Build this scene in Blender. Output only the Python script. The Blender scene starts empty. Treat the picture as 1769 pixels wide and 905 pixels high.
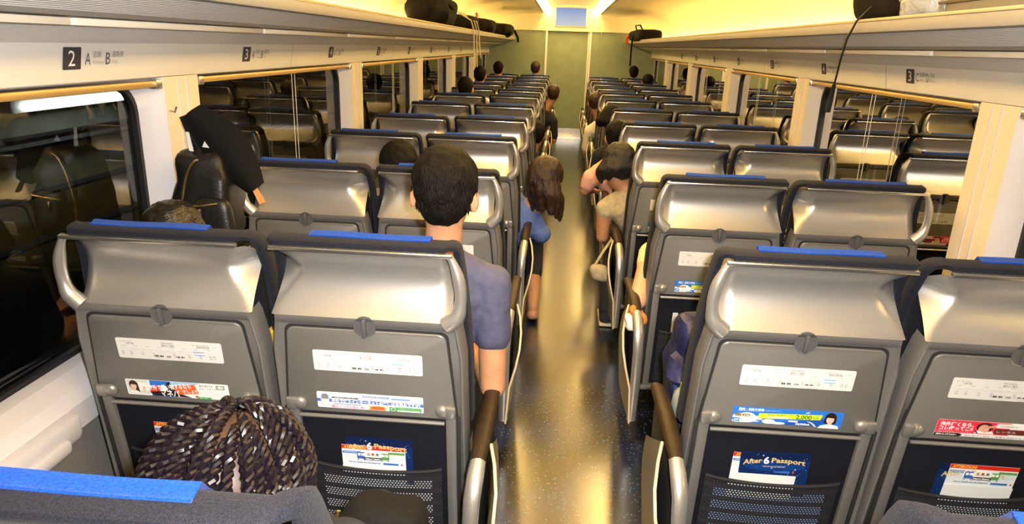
import bpy, bmesh, math, random
from mathutils import Vector, Matrix, noise
R = random.Random(7)
sc = bpy.context.scene
C = sc.collection

# ------------------------------------------------------------------ camera, world, flash, exposure
CZ = 1.62
RX = Vector((0.99674097, 0.07392607, 0.03228579))
UX = Vector((-0.05283728, 0.29586208, 0.95376824))
FX = Vector((-0.06095619, 0.95236577, -0.29880391))
cam = bpy.data.cameras.new('camera'); cam.sensor_width = 36; cam.lens = 1196.97 / 1769 * 36; cam.clip_start = .02
co = bpy.data.objects.new('camera', cam); C.objects.link(co); sc.camera = co
M = Matrix((RX, UX, -FX)).transposed().to_4x4(); M.translation = Vector((0, 0, CZ)); co.matrix_world = M

w = bpy.data.worlds.new('world'); sc.world = w; w.use_nodes = True
w.node_tree.nodes['Background'].inputs[0].default_value = (.02, .022, .03, 1)
w.node_tree.nodes['Background'].inputs[1].default_value = .2
sc.view_settings.view_transform = 'Standard'; sc.view_settings.look = 'None'
sc.view_settings.gamma = 1; sc.view_settings.use_curve_mapping = False
sc.view_settings.exposure = 0.33
FLASH_W = 43.0          # the photographer's flash, just above and right of the lens
fl = bpy.data.lights.new('camera_flash', 'AREA'); fl.shape = 'DISK'; fl.size = .05
fl.energy = FLASH_W; fl.color = (1, .97, .95); fl.spread = math.radians(150)
fo = bpy.data.objects.new('camera_flash', fl); C.objects.link(fo)
fm = M.copy(); fm.translation = M.translation + RX * .06 + UX * .05; fo.matrix_world = fm
COVE = 20.0            # strength of the ceiling light strips
UPL = 13.0  # strength of the added fill strips behind the racks
WARM = (1.0, .65, .21)
try:
    sc.cycles.use_denoising = True; sc.cycles.max_bounces = 8; sc.cycles.transparent_max_bounces = 16
    sc.cycles.sample_clamp_indirect = 6; sc.cycles.caustics_reflective = False; sc.cycles.caustics_refractive = False
except Exception: pass

# ------------------------------------------------------------------ materials
MATS = {}
def hexc(h):
    r = [int(h[i:i+2], 16) / 255 for i in (0, 2, 4)]
    return [c / 12.92 if c < .04045 else ((c + .055) / 1.055) ** 2.4 for c in r]
def mat(name, col, rough=.5, metal=0, spec=.5, nscale=0, namt=0, bump=0, bscale=200, stretch=None, coat=0, emit=0, sheen=0, ior=None, bdist=.002):
    if name in MATS: return MATS[name]
    m = bpy.data.materials.new(name); m.use_nodes = True; nt = m.node_tree
    b = nt.nodes['Principled BSDF']
    if isinstance(col, str): col = hexc(col)
    b.inputs['Base Color'].default_value = (*col[:3], 1); b.inputs['Roughness'].default_value = rough
    b.inputs['Metallic'].default_value = metal; b.inputs['Specular IOR Level'].default_value = spec
    if ior: b.inputs['IOR'].default_value = ior
    if coat: b.inputs['Coat Weight'].default_value = coat; b.inputs['Coat Roughness'].default_value = .15
    if sheen: b.inputs['Sheen Weight'].default_value = sheen
    if emit:
        b.inputs['Emission Color'].default_value = (*col[:3], 1); b.inputs['Emission Strength'].default_value = emit
    if namt or bump:
        tc = nt.nodes.new('ShaderNodeTexCoord'); mp = nt.nodes.new('ShaderNodeMapping')
        nt.links.new(tc.outputs['Object'], mp.inputs[0])
        if stretch: mp.inputs['Scale'].default_value = stretch
        if namt:
            n = nt.nodes.new('ShaderNodeTexNoise'); n.inputs['Scale'].default_value = nscale; n.inputs['Detail'].default_value = 3
            nt.links.new(mp.outputs[0], n.inputs[0])
            cr = nt.nodes.new('ShaderNodeValToRGB'); cr.color_ramp.elements[0].position = .3; cr.color_ramp.elements[1].position = .7
            cr.color_ramp.elements[0].color = (*[c * (1 - namt) for c in col[:3]], 1)
            cr.color_ramp.elements[1].color = (*[min(1, c * (1 + namt)) for c in col[:3]], 1)
            nt.links.new(n.outputs[0], cr.inputs[0]); nt.links.new(cr.outputs[0], b.inputs['Base Color'])
        if bump:
            n2 = nt.nodes.new('ShaderNodeTexNoise'); n2.inputs['Scale'].default_value = bscale; n2.inputs['Detail'].default_value = 2
            nt.links.new(mp.outputs[0], n2.inputs[0])
            bp = nt.nodes.new('ShaderNodeBump'); bp.inputs['Strength'].default_value = bump; bp.inputs['Distance'].default_value = bdist
            nt.links.new(n2.outputs[0], bp.inputs['Height']); nt.links.new(bp.outputs[0], b.inputs['Normal'])
    MATS[name] = m; return m
def flatmat(h):
    return mat('print_' + h, h, rough=.45, spec=.3)

silver = mat('satin silver plastic', (.50, .49, .47), .33, .75, nscale=900, namt=.06)
shellm = mat('grey shell plastic', (.19, .185, .178), .42, .35, nscale=1400, namt=.16, bump=.12, bscale=900)
traym = mat('grey tray plastic', (.175, .172, .162), .45, .3, nscale=1400, namt=.2, bump=.15, bscale=900)
darkgap = mat('dark gap rubber', (.015, .015, .016), .7)
chrome = mat('brushed trim metal', (.75, .74, .72), .25, .95)
hingem = mat('hinge grey plastic', (.34, .33, .31), .32, .6)
latchm = mat('smoky latch plastic', (.11, .11, .115), .3, .2)
navy = mat('navy seat fabric', (.004, .005, .011), .85, spec=.25, nscale=500, namt=.6, bump=.7, bscale=700)
navyhead = mat('charcoal headrest weave', (.006, .0075, .016), .75, spec=.25, nscale=420, namt=.8, bump=.8, bscale=420, sheen=.04)
blue = mat('blue headrest cloth', (.003, .045, .33), .95, spec=.1, nscale=300, namt=.3, bump=.8, bscale=350, sheen=.1)
brownl = mat('brown armrest vinyl', (.022, .012, .005), .5, spec=.3, nscale=60, namt=.2, bump=.3, bscale=300)
creamt = mat('cream edge plastic', (.75, .60, .36), .35)
pocketm = mat('black pocket edging', (.012, .012, .016), .8, bump=.4, bscale=600)
cream = mat('cream wall panel', (.80, .71, .55), .35, nscale=3, namt=.03)
frame_w = mat('white window frame', (.62, .61, .66), .4, nscale=4, namt=.03)
headerm = mat('pale header panel', (.70, .69, .67), .35, nscale=2, namt=.03)
slatm = mat('ribbed aluminium rack', (.74, .72, .70), .5, .05)
stripm = mat('cream rack strip', (.85, .80, .68), .3)
ceilm = mat('cream ceiling panel', (.88, .80, .56), .55, nscale=1.5, namt=.03)
greenm = mat('sage green partition', (.25, .31, .20), .5, nscale=6, namt=.08)
greywall = mat('grey lower wall', (.20, .19, .18), .65, nscale=500, namt=.3, bump=.2, bscale=600)
blackrub = mat('black window gasket', (.008, .008, .01), .45)
concrete = mat('tunnel concrete', (.16, .16, .13), .85, nscale=3, namt=.35)
blackleather = mat('black leather', (.006, .0055, .005), .42, nscale=30, namt=.3, bump=.5, bscale=140)
blackcloth = mat('black cloth', (.004, .0035, .003), .85, spec=.2, bump=.5, bscale=400, nscale=90, namt=.3)
gold = mat('gold metal', (.85, .62, .25), .25, 1)
skin = mat('skin', (.50, .25, .13), .5, nscale=25, namt=.12, bump=.15, bscale=200)
skin2 = mat('pale skin', (.62, .36, .22), .5, nscale=25, namt=.1)
scalp = mat('dark scalp', (.07, .035, .022), .5, nscale=30, namt=.35)
hairm = mat('dark brown hair', (.0045, .003, .002), .65, spec=.15, bump=1, bscale=90, stretch=(3, 3, .6), nscale=60, namt=.6, bdist=.006)
hairb = mat('auburn hair', (.026, .0095, .005), .4, bump=.9, bscale=60, stretch=(4, 4, .4), nscale=60, namt=.6, bdist=.006)
braidm = mat('purple black braids', (.006, .0035, .006), .38, spec=.3, nscale=200, namt=.5)
eyew = mat('eye white', (.8, .8, .78), .2); eyed = mat('eye iris', (.02, .01, .008), .15); lipm = mat('lip', (.42, .13, .10), .4)

def glass_mat():
    m = bpy.data.materials.new('window glass'); m.use_nodes = True; nt = m.node_tree
    for n in list(nt.nodes): nt.nodes.remove(n)
    o = nt.nodes.new('ShaderNodeOutputMaterial'); mx = nt.nodes.new('ShaderNodeMixShader')
    t = nt.nodes.new('ShaderNodeBsdfTransparent'); t.inputs[0].default_value = (.62, .66, .62, 1)
    g = nt.nodes.new('ShaderNodeBsdfGlossy'); g.inputs['Roughness'].default_value = .012
    f = nt.nodes.new('ShaderNodeFresnel'); f.inputs[0].default_value = 2.0
    nt.links.new(f.outputs[0], mx.inputs[0]); nt.links.new(t.outputs[0], mx.inputs[1]); nt.links.new(g.outputs[0], mx.inputs[2])
    nt.links.new(mx.outputs[0], o.inputs[0]); return m
glass = glass_mat()

def floor_mat():
    m = mat('dark blue speckled vinyl', (.01, .014, .04), .215, spec=.9, ior=2.0)
    nt = m.node_tree; b = nt.nodes['Principled BSDF']; tc = nt.nodes.new('ShaderNodeTexCoord')
    v = nt.nodes.new('ShaderNodeTexVoronoi'); v.inputs['Scale'].default_value = 60; v.inputs['Randomness'].default_value = 1
    nt.links.new(tc.outputs['Object'], v.inputs['Vector'])
    lt = nt.nodes.new('ShaderNodeMath'); lt.operation = 'LESS_THAN'; lt.inputs[1].default_value = .22
    nt.links.new(v.outputs['Distance'], lt.inputs[0])
    n = nt.nodes.new('ShaderNodeTexNoise'); n.inputs['Scale'].default_value = 3.5; nt.links.new(tc.outputs['Object'], n.inputs[0])
    cr = nt.nodes.new('ShaderNodeValToRGB'); cr.color_ramp.elements[0].color = (.003, .003, .006, 1); cr.color_ramp.elements[1].color = (.008, .018, .085, 1)
    cr.color_ramp.elements[0].position = .42; cr.color_ramp.elements[1].position = .66
    nt.links.new(n.outputs[0], cr.inputs[0])
    mx = nt.nodes.new('ShaderNodeMixRGB'); mx.inputs[2].default_value = (.04, .12, .16, 1)
    nt.links.new(lt.outputs[0], mx.inputs[0]); nt.links.new(cr.outputs[0], mx.inputs[1]); nt.links.new(mx.outputs[0], b.inputs['Base Color'])
    n3 = nt.nodes.new('ShaderNodeTexNoise'); n3.inputs['Scale'].default_value = 9; nt.links.new(tc.outputs['Object'], n3.inputs[0])
    bp = nt.nodes.new('ShaderNodeBump'); bp.inputs['Strength'].default_value = .02; bp.inputs['Distance'].default_value = .01
    nt.links.new(n3.outputs[0], bp.inputs['Height']); nt.links.new(bp.outputs[0], b.inputs['Normal'])
    return m
floorm = floor_mat()

def net_mat():
    m = bpy.data.materials.new('black pocket net'); m.use_nodes = True; nt = m.node_tree; b = nt.nodes['Principled BSDF']
    b.inputs['Base Color'].default_value = (.012, .012, .018, 1); b.inputs['Roughness'].default_value = .8
    o = nt.nodes['Material Output']; tc = nt.nodes.new('ShaderNodeTexCoord'); sp = nt.nodes.new('ShaderNodeSeparateXYZ')
    nt.links.new(tc.outputs['Object'], sp.inputs[0])
    def mth(op, a, bv=None, link=None):
        n = nt.nodes.new('ShaderNodeMath'); n.operation = op
        nt.links.new(a, n.inputs[0])
        if link is not None: nt.links.new(link, n.inputs[1])
        elif bv is not None: n.inputs[1].default_value = bv
        return n.outputs[0]
    P = .0078
    zs = mth('DIVIDE', sp.outputs['Z'], P); row = mth('FLOOR', zs); par = mth('MULTIPLY', mth('MODULO', row, 2.0), .5)
    xs = mth('ADD', mth('DIVIDE', sp.outputs['X'], P * 1.15), 200.25); xs = mth('ADD', xs, link=par)
    fx = mth('ABSOLUTE', mth('SUBTRACT', mth('FRACT', xs), .5)); fz = mth('ABSOLUTE', mth('SUBTRACT', mth('FRACT', zs), .5))
    hole = mth('LESS_THAN', mth('ADD', mth('MULTIPLY', fx, link=fx), link=mth('MULTIPLY', fz, link=fz)), .075)
    band = mth('LESS_THAN', mth('FRACT', mth('DIVIDE', sp.outputs['Z'], .0468)), .66)
    ok = mth('MULTIPLY', hole, link=band)
    t = nt.nodes.new('ShaderNodeBsdfTransparent'); mx = nt.nodes.new('ShaderNodeMixShader')
    nt.links.new(ok, mx.inputs[0]); nt.links.new(b.outputs[0], mx.inputs[1]); nt.links.new(t.outputs[0], mx.inputs[2])
    nt.links.new(mx.outputs[0], o.inputs[0]); return m
netm = net_mat()

# ------------------------------------------------------------------ mesh helpers
def tag(o, label=None, cat=None, group=None, kind=None):
    if label: o['label'] = label
    if cat: o['category'] = cat
    if group: o['group'] = group
    if kind: o['kind'] = kind
    return o
class MB:
    def __init__(s): s.v = []; s.f = []; s.m = []; s.mats = []
    def mi(s, m):
        if m not in s.mats: s.mats.append(m)
        return s.mats.index(m)
    def add(s, vs, fs, m, T=None):
        k = len(s.v); i = s.mi(m)
        s.v += [tuple(T(Vector(p)) if T else p) for p in vs]
        s.f += [tuple(a + k for a in f) for f in fs]; s.m += [i] * len(fs); return s
    def box(s, x0, x1, y0, y1, z0, z1, m, T=None):
        vs = [(x, y, z) for x in (x0, x1) for y in (y0, y1) for z in (z0, z1)]
        return s.add(vs, [(0, 1, 3, 2), (4, 6, 7, 5), (0, 4, 5, 1), (2, 3, 7, 6), (0, 2, 6, 4), (1, 5, 7, 3)], m, T)
    def rbox(s, x0, x1, y0, y1, z0, z1, r, m, T=None, seg=2, warp=None):
        bm = bmesh.new(); bmesh.ops.create_cube(bm, size=1)
        for v in bm.verts: v.co = Vector(((x0 + x1) / 2 + v.co.x * (x1 - x0), (y0 + y1) / 2 + v.co.y * (y1 - y0), (z0 + z1) / 2 + v.co.z * (z1 - z0)))
        bmesh.ops.bevel(bm, geom=list(bm.edges), offset=r, segments=seg, profile=.5, affect='EDGES')
        vs = [tuple(warp(v.co)) if warp else tuple(v.co) for v in bm.verts]; bm.verts.index_update()
        fs = [tuple(v.index for v in f.verts) for f in bm.faces]; bm.free(); return s.add(vs, fs, m, T)
    def tube(s, pts, r, m, n=8, T=None, caps=True, flat=None):
        pts = [Vector(p) for p in pts]; vs = []; fs = []; N = len(pts)
        rs = r if isinstance(r, (list, tuple)) else [r] * N
        up = None
        for i, p in enumerate(pts):
            d = (pts[min(i + 1, N - 1)] - pts[max(i - 1, 0)])
            d = d.normalized() if d.length > 1e-9 else Vector((0, 0, 1))
            if up is None: up = Vector((0, 0, 1)) if abs(d.z) < .9 else Vector((0, 1, 0))
            a = d.cross(up)
            if a.length < 1e-4: a = d.cross(Vector((1, 0, 0)))
            a.normalize(); b = a.cross(d).normalized(); up = b
            fa, fb = flat if flat else (1, 1)
            for k in range(n):
                t = 2 * math.pi * k / n
                vs.append(tuple(p + a * math.cos(t) * rs[i] * fa + b * math.sin(t) * rs[i] * fb))
        for i in range(N - 1):
            for k in range(n):
                k2 = (k + 1) % n; fs.append((i * n + k, i * n + k2, (i + 1) * n + k2, (i + 1) * n + k))
        if caps: fs.append(tuple(range(n - 1, -1, -1))); fs.append(tuple((N - 1) * n + k for k in range(n)))
        return s.add(vs, fs, m, T)
    def grid(s, fn, nu, nv, m, T=None, flip=False):
        vs = [fn(i / nu, j / nv) for j in range(nv + 1) for i in range(nu + 1)]
        fs = []
        for j in range(nv):
            for i in range(nu):
                a = j * (nu + 1) + i; q = (a, a + 1, a + nu + 2, a + nu + 1); fs.append(q[::-1] if flip else q)
        return s.add(vs, fs, m, T)
    def prism(s, pts, h0, h1, m, T=None):
        n = len(pts); vs = [(x, y, h0) for x, y in pts] + [(x, y, h1) for x, y in pts]
        fs = [tuple(range(n - 1, -1, -1)), tuple(range(n, 2 * n))] + [(i, (i + 1) % n, n + (i + 1) % n, n + i) for i in range(n)]
        return s.add(vs, fs, m, T)
    def ell(s, c, r, m, T=None, nu=16, nv=10, rot=None, fn=None):
        bm = bmesh.new(); bmesh.ops.create_uvsphere(bm, u_segments=nu, v_segments=nv, radius=1)
        vs = []
        for v in bm.verts:
            p = Vector((v.co.x * r[0], v.co.y * r[1], v.co.z * r[2]))
            if fn: p = fn(p)
            if rot: p = rot @ p
            vs.append(tuple(p + Vector(c)))
        bm.verts.index_update(); fs = [tuple(v.index for v in f.verts) for f in bm.faces]; bm.free(); return s.add(vs, fs, m, T)
    def mesh(s, name, smooth=True, angle=None):
        me = bpy.data.meshes.new(name); me.from_pydata(s.v, [], s.f)
        for m in s.mats: me.materials.append(m)
        me.polygons.foreach_set('material_index', s.m)
        if smooth:
            me.polygons.foreach_set('use_smooth', [True] * len(me.polygons))
            me.update()
            try: me.set_sharp_from_angle(angle=math.radians(angle or 38))
            except Exception: pass
        me.update(); return me
    def build(s, name, parent=None, smooth=True, loc=None, **kw):
        o = bpy.data.objects.new(name, s.mesh(name, smooth)); C.objects.link(o)
        if parent is not None: o.parent = parent
        if loc is not None: o.location = loc
        if kw: tag(o, **kw)
        return o
def empty(name, loc, label=None, cat=None, group=None, rz=0):
    o = bpy.data.objects.new(name, None); C.objects.link(o); o.location = loc; o.rotation_euler[2] = rz
    o.empty_display_size = .1; return tag(o, label, cat, group)
def struct(mb, name, parent=None, smooth=False):
    return tag(mb.build(name, parent, smooth), kind='structure' if parent is None else None)

def text_geo(txt, size, offset=0.0, shear=0.0, align='LEFT', width=None):
    cu = bpy.data.curves.new('t', 'FONT'); cu.body = txt; cu.size = size; cu.align_x = align; cu.resolution_u = 2
    cu.offset = offset; cu.shear = shear
    o = bpy.data.objects.new('t', cu); C.objects.link(o)
    dg = bpy.context.evaluated_depsgraph_get(); me = bpy.data.meshes.new_from_object(o.evaluated_get(dg))
    vs = [tuple(v.co) for v in me.vertices]; fs = [tuple(p.vertices) for p in me.polygons]
    bpy.data.objects.remove(o); bpy.data.curves.remove(cu); bpy.data.meshes.remove(me)
    if width and vs:
        x0 = min(v[0] for v in vs); x1 = max(v[0] for v in vs); k = width / max(1e-6, x1 - x0)
        vs = [((v[0] - x0) * k, v[1], v[2]) for v in vs]
    return vs, fs
class Flat:
    """printed sheet: u right, v up, layered on a thin base"""
    def __init__(s): s.b = MB(); s.l = 0; s.st = .00012
    def _z(s): s.l += 1; return .0008 + s.l * s.st
    def base(s, w, h, c, r=.004, th=.0008):
        s.b.prism(rrect(0, 0, w, h, r), 0, th, flatmat(c)); return s
    def rect(s, x0, y0, x1, y1, c): z = s._z(); s.b.add([(x0, y0, z), (x1, y0, z), (x1, y1, z), (x0, y1, z)], [(0, 1, 2, 3)], flatmat(c)); return s
    def poly(s, pts, c): z = s._z(); s.b.add([(x, y, z) for x, y in pts], [tuple(range(len(pts)))], flatmat(c)); return s
    def rr(s, x0, y0, x1, y1, c, r=.002): return s.poly(rrect(x0, y0, x1, y1, r), c)
    def ell(s, x, y, a, b, c, n=18): return s.poly([(x + a * math.cos(6.2832 * k / n), y + b * math.sin(6.2832 * k / n)) for k in range(n)], c)
    def text(s, x, y, t, size, c, width=None, offset=0, rot=0, shear=0, align='LEFT', arc=None):
        z = s._z(); vs, fs = text_geo(t, size, offset, shear, align, width); ca, sa = math.cos(rot), math.sin(rot)
        out = []
        for v in vs:
            vx, vy = v[0], v[1]
            if arc: vy += arc(vx + x)
            out.append((x + vx * ca - vy * sa, y + vx * sa + vy * ca, z))
        s.b.add(out, fs, flatmat(c)); return s
def rrect(x0, y0, x1, y1, r, n=4):
    p = []
    for cx, cy, a in ((x1 - r, y0 + r, -90), (x1 - r, y1 - r, 0), (x0 + r, y1 - r, 90), (x0 + r, y0 + r, 180)):
        for k in range(n + 1):
            t = math.radians(a + 90 * k / n); p.append((cx + r * math.cos(t), cy + r * math.sin(t)))
    return p

# ------------------------------------------------------------------ the setting
XL, XR, XC = -1.385, 1.545, .08
Y0, Y1 = -1.6, 13.15
struct(MB().box(XL - .12, XR + .12, Y0, Y1 + .1, -.06, 0, floorm), 'floor')
# ceiling: curved sides, raised centre between two light strips
cmb = MB()
prof = [(-1.47, 1.76), (-1.455, 1.88), (-1.40, 2.0), (-1.28, 2.09), (-1.0, 2.15), (-.52, 2.175), (-.50, 2.19), (-.47, 2.27), (-.22, 2.315), (0, 2.325)]
prof += [(-x, z) for x, z in prof[-2::-1]]
vs = []; fs = []
for y in (Y0, Y1):
    vs += [(XC + x, y, z) for x, z in prof]
n = len(prof)
vs += [(XC + x, y, 2.45) for y in (Y0, Y1) for x, z in prof]
fs = [(i, i + 1, n + i + 1, n + i) for i in range(n - 1)] + [(2 * n, 3 * n, 4 * n - 1, 3 * n - 1)]
fs += [(0, n, 3 * n, 2 * n), (n - 1, 3 * n - 1, 4 * n - 1, 2 * n - 1)]
cmb.add(vs, fs, ceilm); struct(cmb, 'ceiling', smooth=True)
uplm = mat('uplight diffuser', WARM, .6, emit=UPL)
lightm = mat('ceiling light diffuser', WARM, .6, emit=COVE)
for s in (-1, 1):
    t = empty('ceiling_light', (XC + s * .42, 0, 2.23), 'long warm cove light running along the ' + ('left' if s < 0 else 'right') + ' side of the central ceiling', 'light', 'ceiling cove lights')
    for k in range(7):
        y0 = Y0 + .1 + k * 2.09; m_ = MB()
        a = [(s * .078, -.035), (s * -.02, .058)]; o_ = (-s * .010, -.010)
        vs = [(x + dx, y, z + dz) for y in (y0, y0 + 2.05) for x, z in a for dx, dz in ((0, 0), (o_[0], o_[1]))]
        m_.add(vs, [(0, 1, 3, 2), (4, 6, 7, 5), (0, 4, 5, 1), (2, 3, 7, 6), (0, 2, 6, 4), (1, 5, 7, 3)], lightm); m_.build('diffuser', t, False)
    MB().box(min(s * .068, s * .088), max(s * .068, s * .088), Y0 + .05, Y1 - .12, -.052, -.030, ceilm).build('rim', t)

# walls with windows
PILL = {-1: [.38, 2.50, 4.72, 6.84, 8.95, 11.05], 1: [.50, 2.63, 4.76, 6.91, 9.04, 11.14]}
ZS, ZT = .665, 1.455         # glass
wn = 0; wno = 0
for s, X, nm in ((-1, XL, 'left'), (1, XR, 'right')):
    def xx(d): return X + s * d      # d>0 outwards
    def bx(mb, d0, d1, y0, y1, z0, z1, m):
        a, b = sorted((xx(d0), xx(d1))); return mb.box(a, b, y0, y1, z0, z1, m)
    wall = MB(); bx(wall, .01, .12, Y0, Y1, 0, .60, greywall)
    bx(wall, .02, .12, Y0, Y1, 1.47, 1.80, headerm)
    wo = struct(wall, 'wall_' + nm)
    # ledge under the windows
    sec = [(.02, .665), (-.035, .640), (-.05, .60), (-.045, .52), (-.02, .50), (.01, .50)]
    tr = MB()
    vs = [(xx(d), y, z) for y in (Y0, Y1) for d, z in sec]; k = len(sec)
    tr.add(vs, [(i, (i + 1) % k, k + (i + 1) % k, k + i) for i in range(k)], frame_w)
    tro = tag(tr.build('trim_%d' % (1 if s < 0 else 2), None, False), kind='structure')
    for yc in PILL[s]:
        st_ = MB(); st_.rbox(min(xx(-.085), xx(-.03)), max(xx(-.085), xx(-.03)), yc - 1.45, yc - .86, .520, .600, .018, frame_w); st_.rbox(min(xx(-.100), xx(-.07)), max(xx(-.100), xx(-.07)), yc - 1.38, yc - .93, .515, .555, .012, frame_w)
        st_.build('ledge_moulding', tro)
    for i, p in enumerate(PILL[s]):
        pm = MB(); bx(pm, -.002, .11, p - .115, p + .115, .64, 1.475, cream)
        bx(pm, -.006, 0, p - .030, p - .024, .66, 1.47, frame_w); bx(pm, -.006, 0, p + .03, p + .036, .66, 1.47, frame_w)
        pm.build('pillar_panel', wo, False)
        if s > 0 or i != 1: continue
        hk = MB(); hk.tube([(xx(.0), p - .1, 1.36), (xx(-.02), p - .1, 1.355), (xx(-.028), p - .1, 1.375)], .004, chrome, 6); hk.build('coat_hook', wo)
    ps = [PILL[s][0] - 2.12] + PILL[s] + [Y1 + .1]
    for a, b in zip(ps[:-1], ps[1:]):
        wn += 1
        a0 = max(a + .115, Y0); b0 = min(b - .115, Y1)
        if b0 - a0 < .5: continue
        # frame: ring sloping to the glass with rounded opening
        g0, g1 = a0 + .055, b0 - .055
        inner = rrect(g0, ZS, g1, ZT, .10, 6); outer = []
        for (y, z) in inner:
            outer.append((min(max(y + (y - (g0 + g1) / 2) * .3, a0), b0), min(max(z + (z - 1.05) * .25, ZS - .01), ZT + .02)))
        n = len(inner); fm_ = MB()
        vs = [(xx(.0), y, z) for y, z in outer] + [(xx(.075), y, z) for y, z in inner] + [(xx(.11), y, z) for y, z in inner]
        fs = [(i, (i + 1) % n, n + (i + 1) % n, n + i) for i in range(n)] + [(n + i, n + (i + 1) % n, 2 * n + (i + 1) % n, 2 * n + i) for i in range(n)]
        fm_.add(vs, fs, frame_w)
        win = tag(fm_.build('window_%d' % wn, None, True), kind='structure')
        gk = MB(); i2 = rrect(g0 + .016, ZS + .016, g1 - .016, ZT - .016, .09, 6)
        vs = [(xx(.070), y, z) for y, z in inner] + [(xx(.070), y, z) for y, z in i2] + [(xx(.092), y, z) for y, z in i2]
        gk.add(vs, [(i, (i + 1) % n, n + (i + 1) % n, n + i) for i in range(n)] + [(n + i, n + (i + 1) % n, 2 * n + (i + 1) % n, 2 * n + i) for i in range(n)], blackrub)
        gk.build('gasket', win)
        MB().add([(xx(.088), y, z) for y, z in inner], [tuple(range(n))], glass).build('pane', win, False)
        # roller blind bottom bar, guide wires
        bl = empty('roller_blind', (xx(.012), (a0 + b0) / 2, 1.462), 'raised roller blind with gold bottom bar in the %s window between y %s' % (nm, ''), 'blind', 'raised window blinds')
        wno += 1; bl['n'] = wno
        L = (b0 - a0) / 2 - .01
        bb = MB(); bb.rbox(-.011, .011, -L, L, -.019, .003, .004, mat('gold blind bar', (.62, .42, .16), .35, .5)); bb.build('bottom_bar', bl)
        for e in (-L + .02, L - .02): MB().rbox(-.016, .016, e - .018, e + .018, -.026, .006, .004, chrome).build('bar_clip', bl)
        for dy in (-.012, .030):
            MB().tube([(.003 * s, dy, -.02), (.003 * s, dy, -.62)], .0016, mat('pale wire', (.8, .78, .7), .3), 5).build('guide_wire', bl)
# blind labels by bay
ordn = ['first', 'second', 'third', 'fourth', 'fifth', 'sixth', 'seventh', 'eighth', 'ninth', 'tenth', 'eleventh', 'twelfth']
for s in (-1, 1):
    lst = sorted([o for o in bpy.data.objects if o.name.startswith('roller_blind') and o.location.x * s > 0], key=lambda o: o.location.y)
    for i, o in enumerate(lst):
        o['label'] = 'raised blind with gold bottom bar in the %s %s window counted from behind the camera' % (ordn[i], 'left' if s < 0 else 'right'); del o['n']

# end wall with door, bulkhead and screen
YE = Y1
DL, DR = -.345, .44
ew = MB(); ew.box(XL - .1, DL, YE - .06, YE + .04, 0, 1.885, greenm); ew.box(DR, XR + .1, YE - .06, YE + .04, 0, 1.885, greenm)
struct(ew, 'wall_far')
bk = MB(); bk.box(XL - .12, XR + .12, YE - .09, YE + .04, 1.885, 2.45, ceilm); bk.build('bulkhead', bpy.data.objects['wall_far'], False)
dm = MB(); dm.box(DL, DR, YE, YE + .04, 0, 1.885, greenm); door = struct(dm, 'door_1')
MB().box(DL, DR, YE - .012, YE, 0, .17, chrome).build('kick_plate', door, False)
for i, x in enumerate((DL, DR)):
    e = MB(); e.box(x - .022, x + .012, YE - .075, YE - .02, 0, 1.885, mat('pale door post', (.80, .80, .76), .3)); struct(e, 'trim_%d' % (3 + i))
e = MB(); e.box(DR - .05, DR - .028, YE - .04, YE - .005, 0, 1.885, mat('pale door post', (.8, .8, .76))); struct(e, 'trim_5')
sill = MB(); sill.box(DL, DR, YE - .32, YE - .02, 0, .012, chrome); struct(sill, 'trim_6')
scr = empty('display_screen', (.066, YE - .09, 1.955), 'flat rectangular display screen glowing pale blue above the end door', 'screen')
MB().rbox(-.285, .285, -.025, 0, 0, .34, .006, mat('pale screen frame', (.6, .55, .4), .4)).build('screen_frame', scr)
sm = mat('lit screen', (.03, .035, .05), .5, spec=.1, emit=.68)
ntm = sm.node_tree; tcn = ntm.nodes.new('ShaderNodeTexCoord'); sx = ntm.nodes.new('ShaderNodeSeparateXYZ'); ntm.links.new(tcn.outputs['Object'], sx.inputs[0])
crn = ntm.nodes.new('ShaderNodeValToRGB'); mr = ntm.nodes.new('ShaderNodeMapRange'); mr.inputs[1].default_value = 0; mr.inputs[2].default_value = .34
ntm.links.new(sx.outputs['Z'], mr.inputs[0]); ntm.links.new(mr.outputs[0], crn.inputs[0])
crn.color_ramp.elements[0].color = (.62, .68, .72, 1); crn.color_ramp.elements[1].color = (.16, .30, .68, 1); crn.color_ramp.elements[1].position = .95
ntm.links.new(crn.outputs[0], ntm.nodes['Principled BSDF'].inputs['Emission Color'])
MB().box(-.268, .268, -.028, -.024, .018, .322, sm).build('lit_panel', scr, False)
for x in (-.55, -.40, .62): MB().ell((0, 0, 0), (.012, .012, .016), chrome, nu=8, nv=6).build('ceiling_hook', None, loc=(x, YE - .075, 1.862), label='small chrome hook on the end wall %s' % {-.55: 'far left of the door', -.40: 'just left of the door post', .62: 'right of the door'}[x], cat='hook')
bw = MB(); bw.box(XL - .12, XR + .12, Y0 - .06, Y0, 0, 2.45, greenm); struct(bw, 'wall_near')

# tunnel outside
tw = MB(); tw.box(-2.85, -2.75, -3, 16, -.5, 3, concrete)
for z in (.55, .8, 1.05): tw.tube([(-2.72, -3, z), (-2.72, 16, z - .02)], .02, darkgap, 6)
tw.box(-2.76, -2.73, -3, 16, 1.08, 1.095, darkgap)
struct(tw, 'wall_tunnel_left'); tw = MB(); tw.box(2.95, 3.05, -3, 16, -.5, 3, concrete); struct(tw, 'wall_tunnel_right')
tl = empty('tunnel_lamp', (-2.62, 3.72, 1.25), 'bright white fluorescent tube lamp outside the nearest left window', 'lamp')
MB().tube([(0, -.44, 0), (0, .44, .0)], .019, mat('fluorescent tube', (.92, 1, .96), emit=10), 10).build('tube', tl)
MB().rbox(-.12, -.03, -.5, .5, -.03, .05, .01, mat('lamp housing', (.4, .4, .4), .5)).build('housing', tl)

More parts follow.
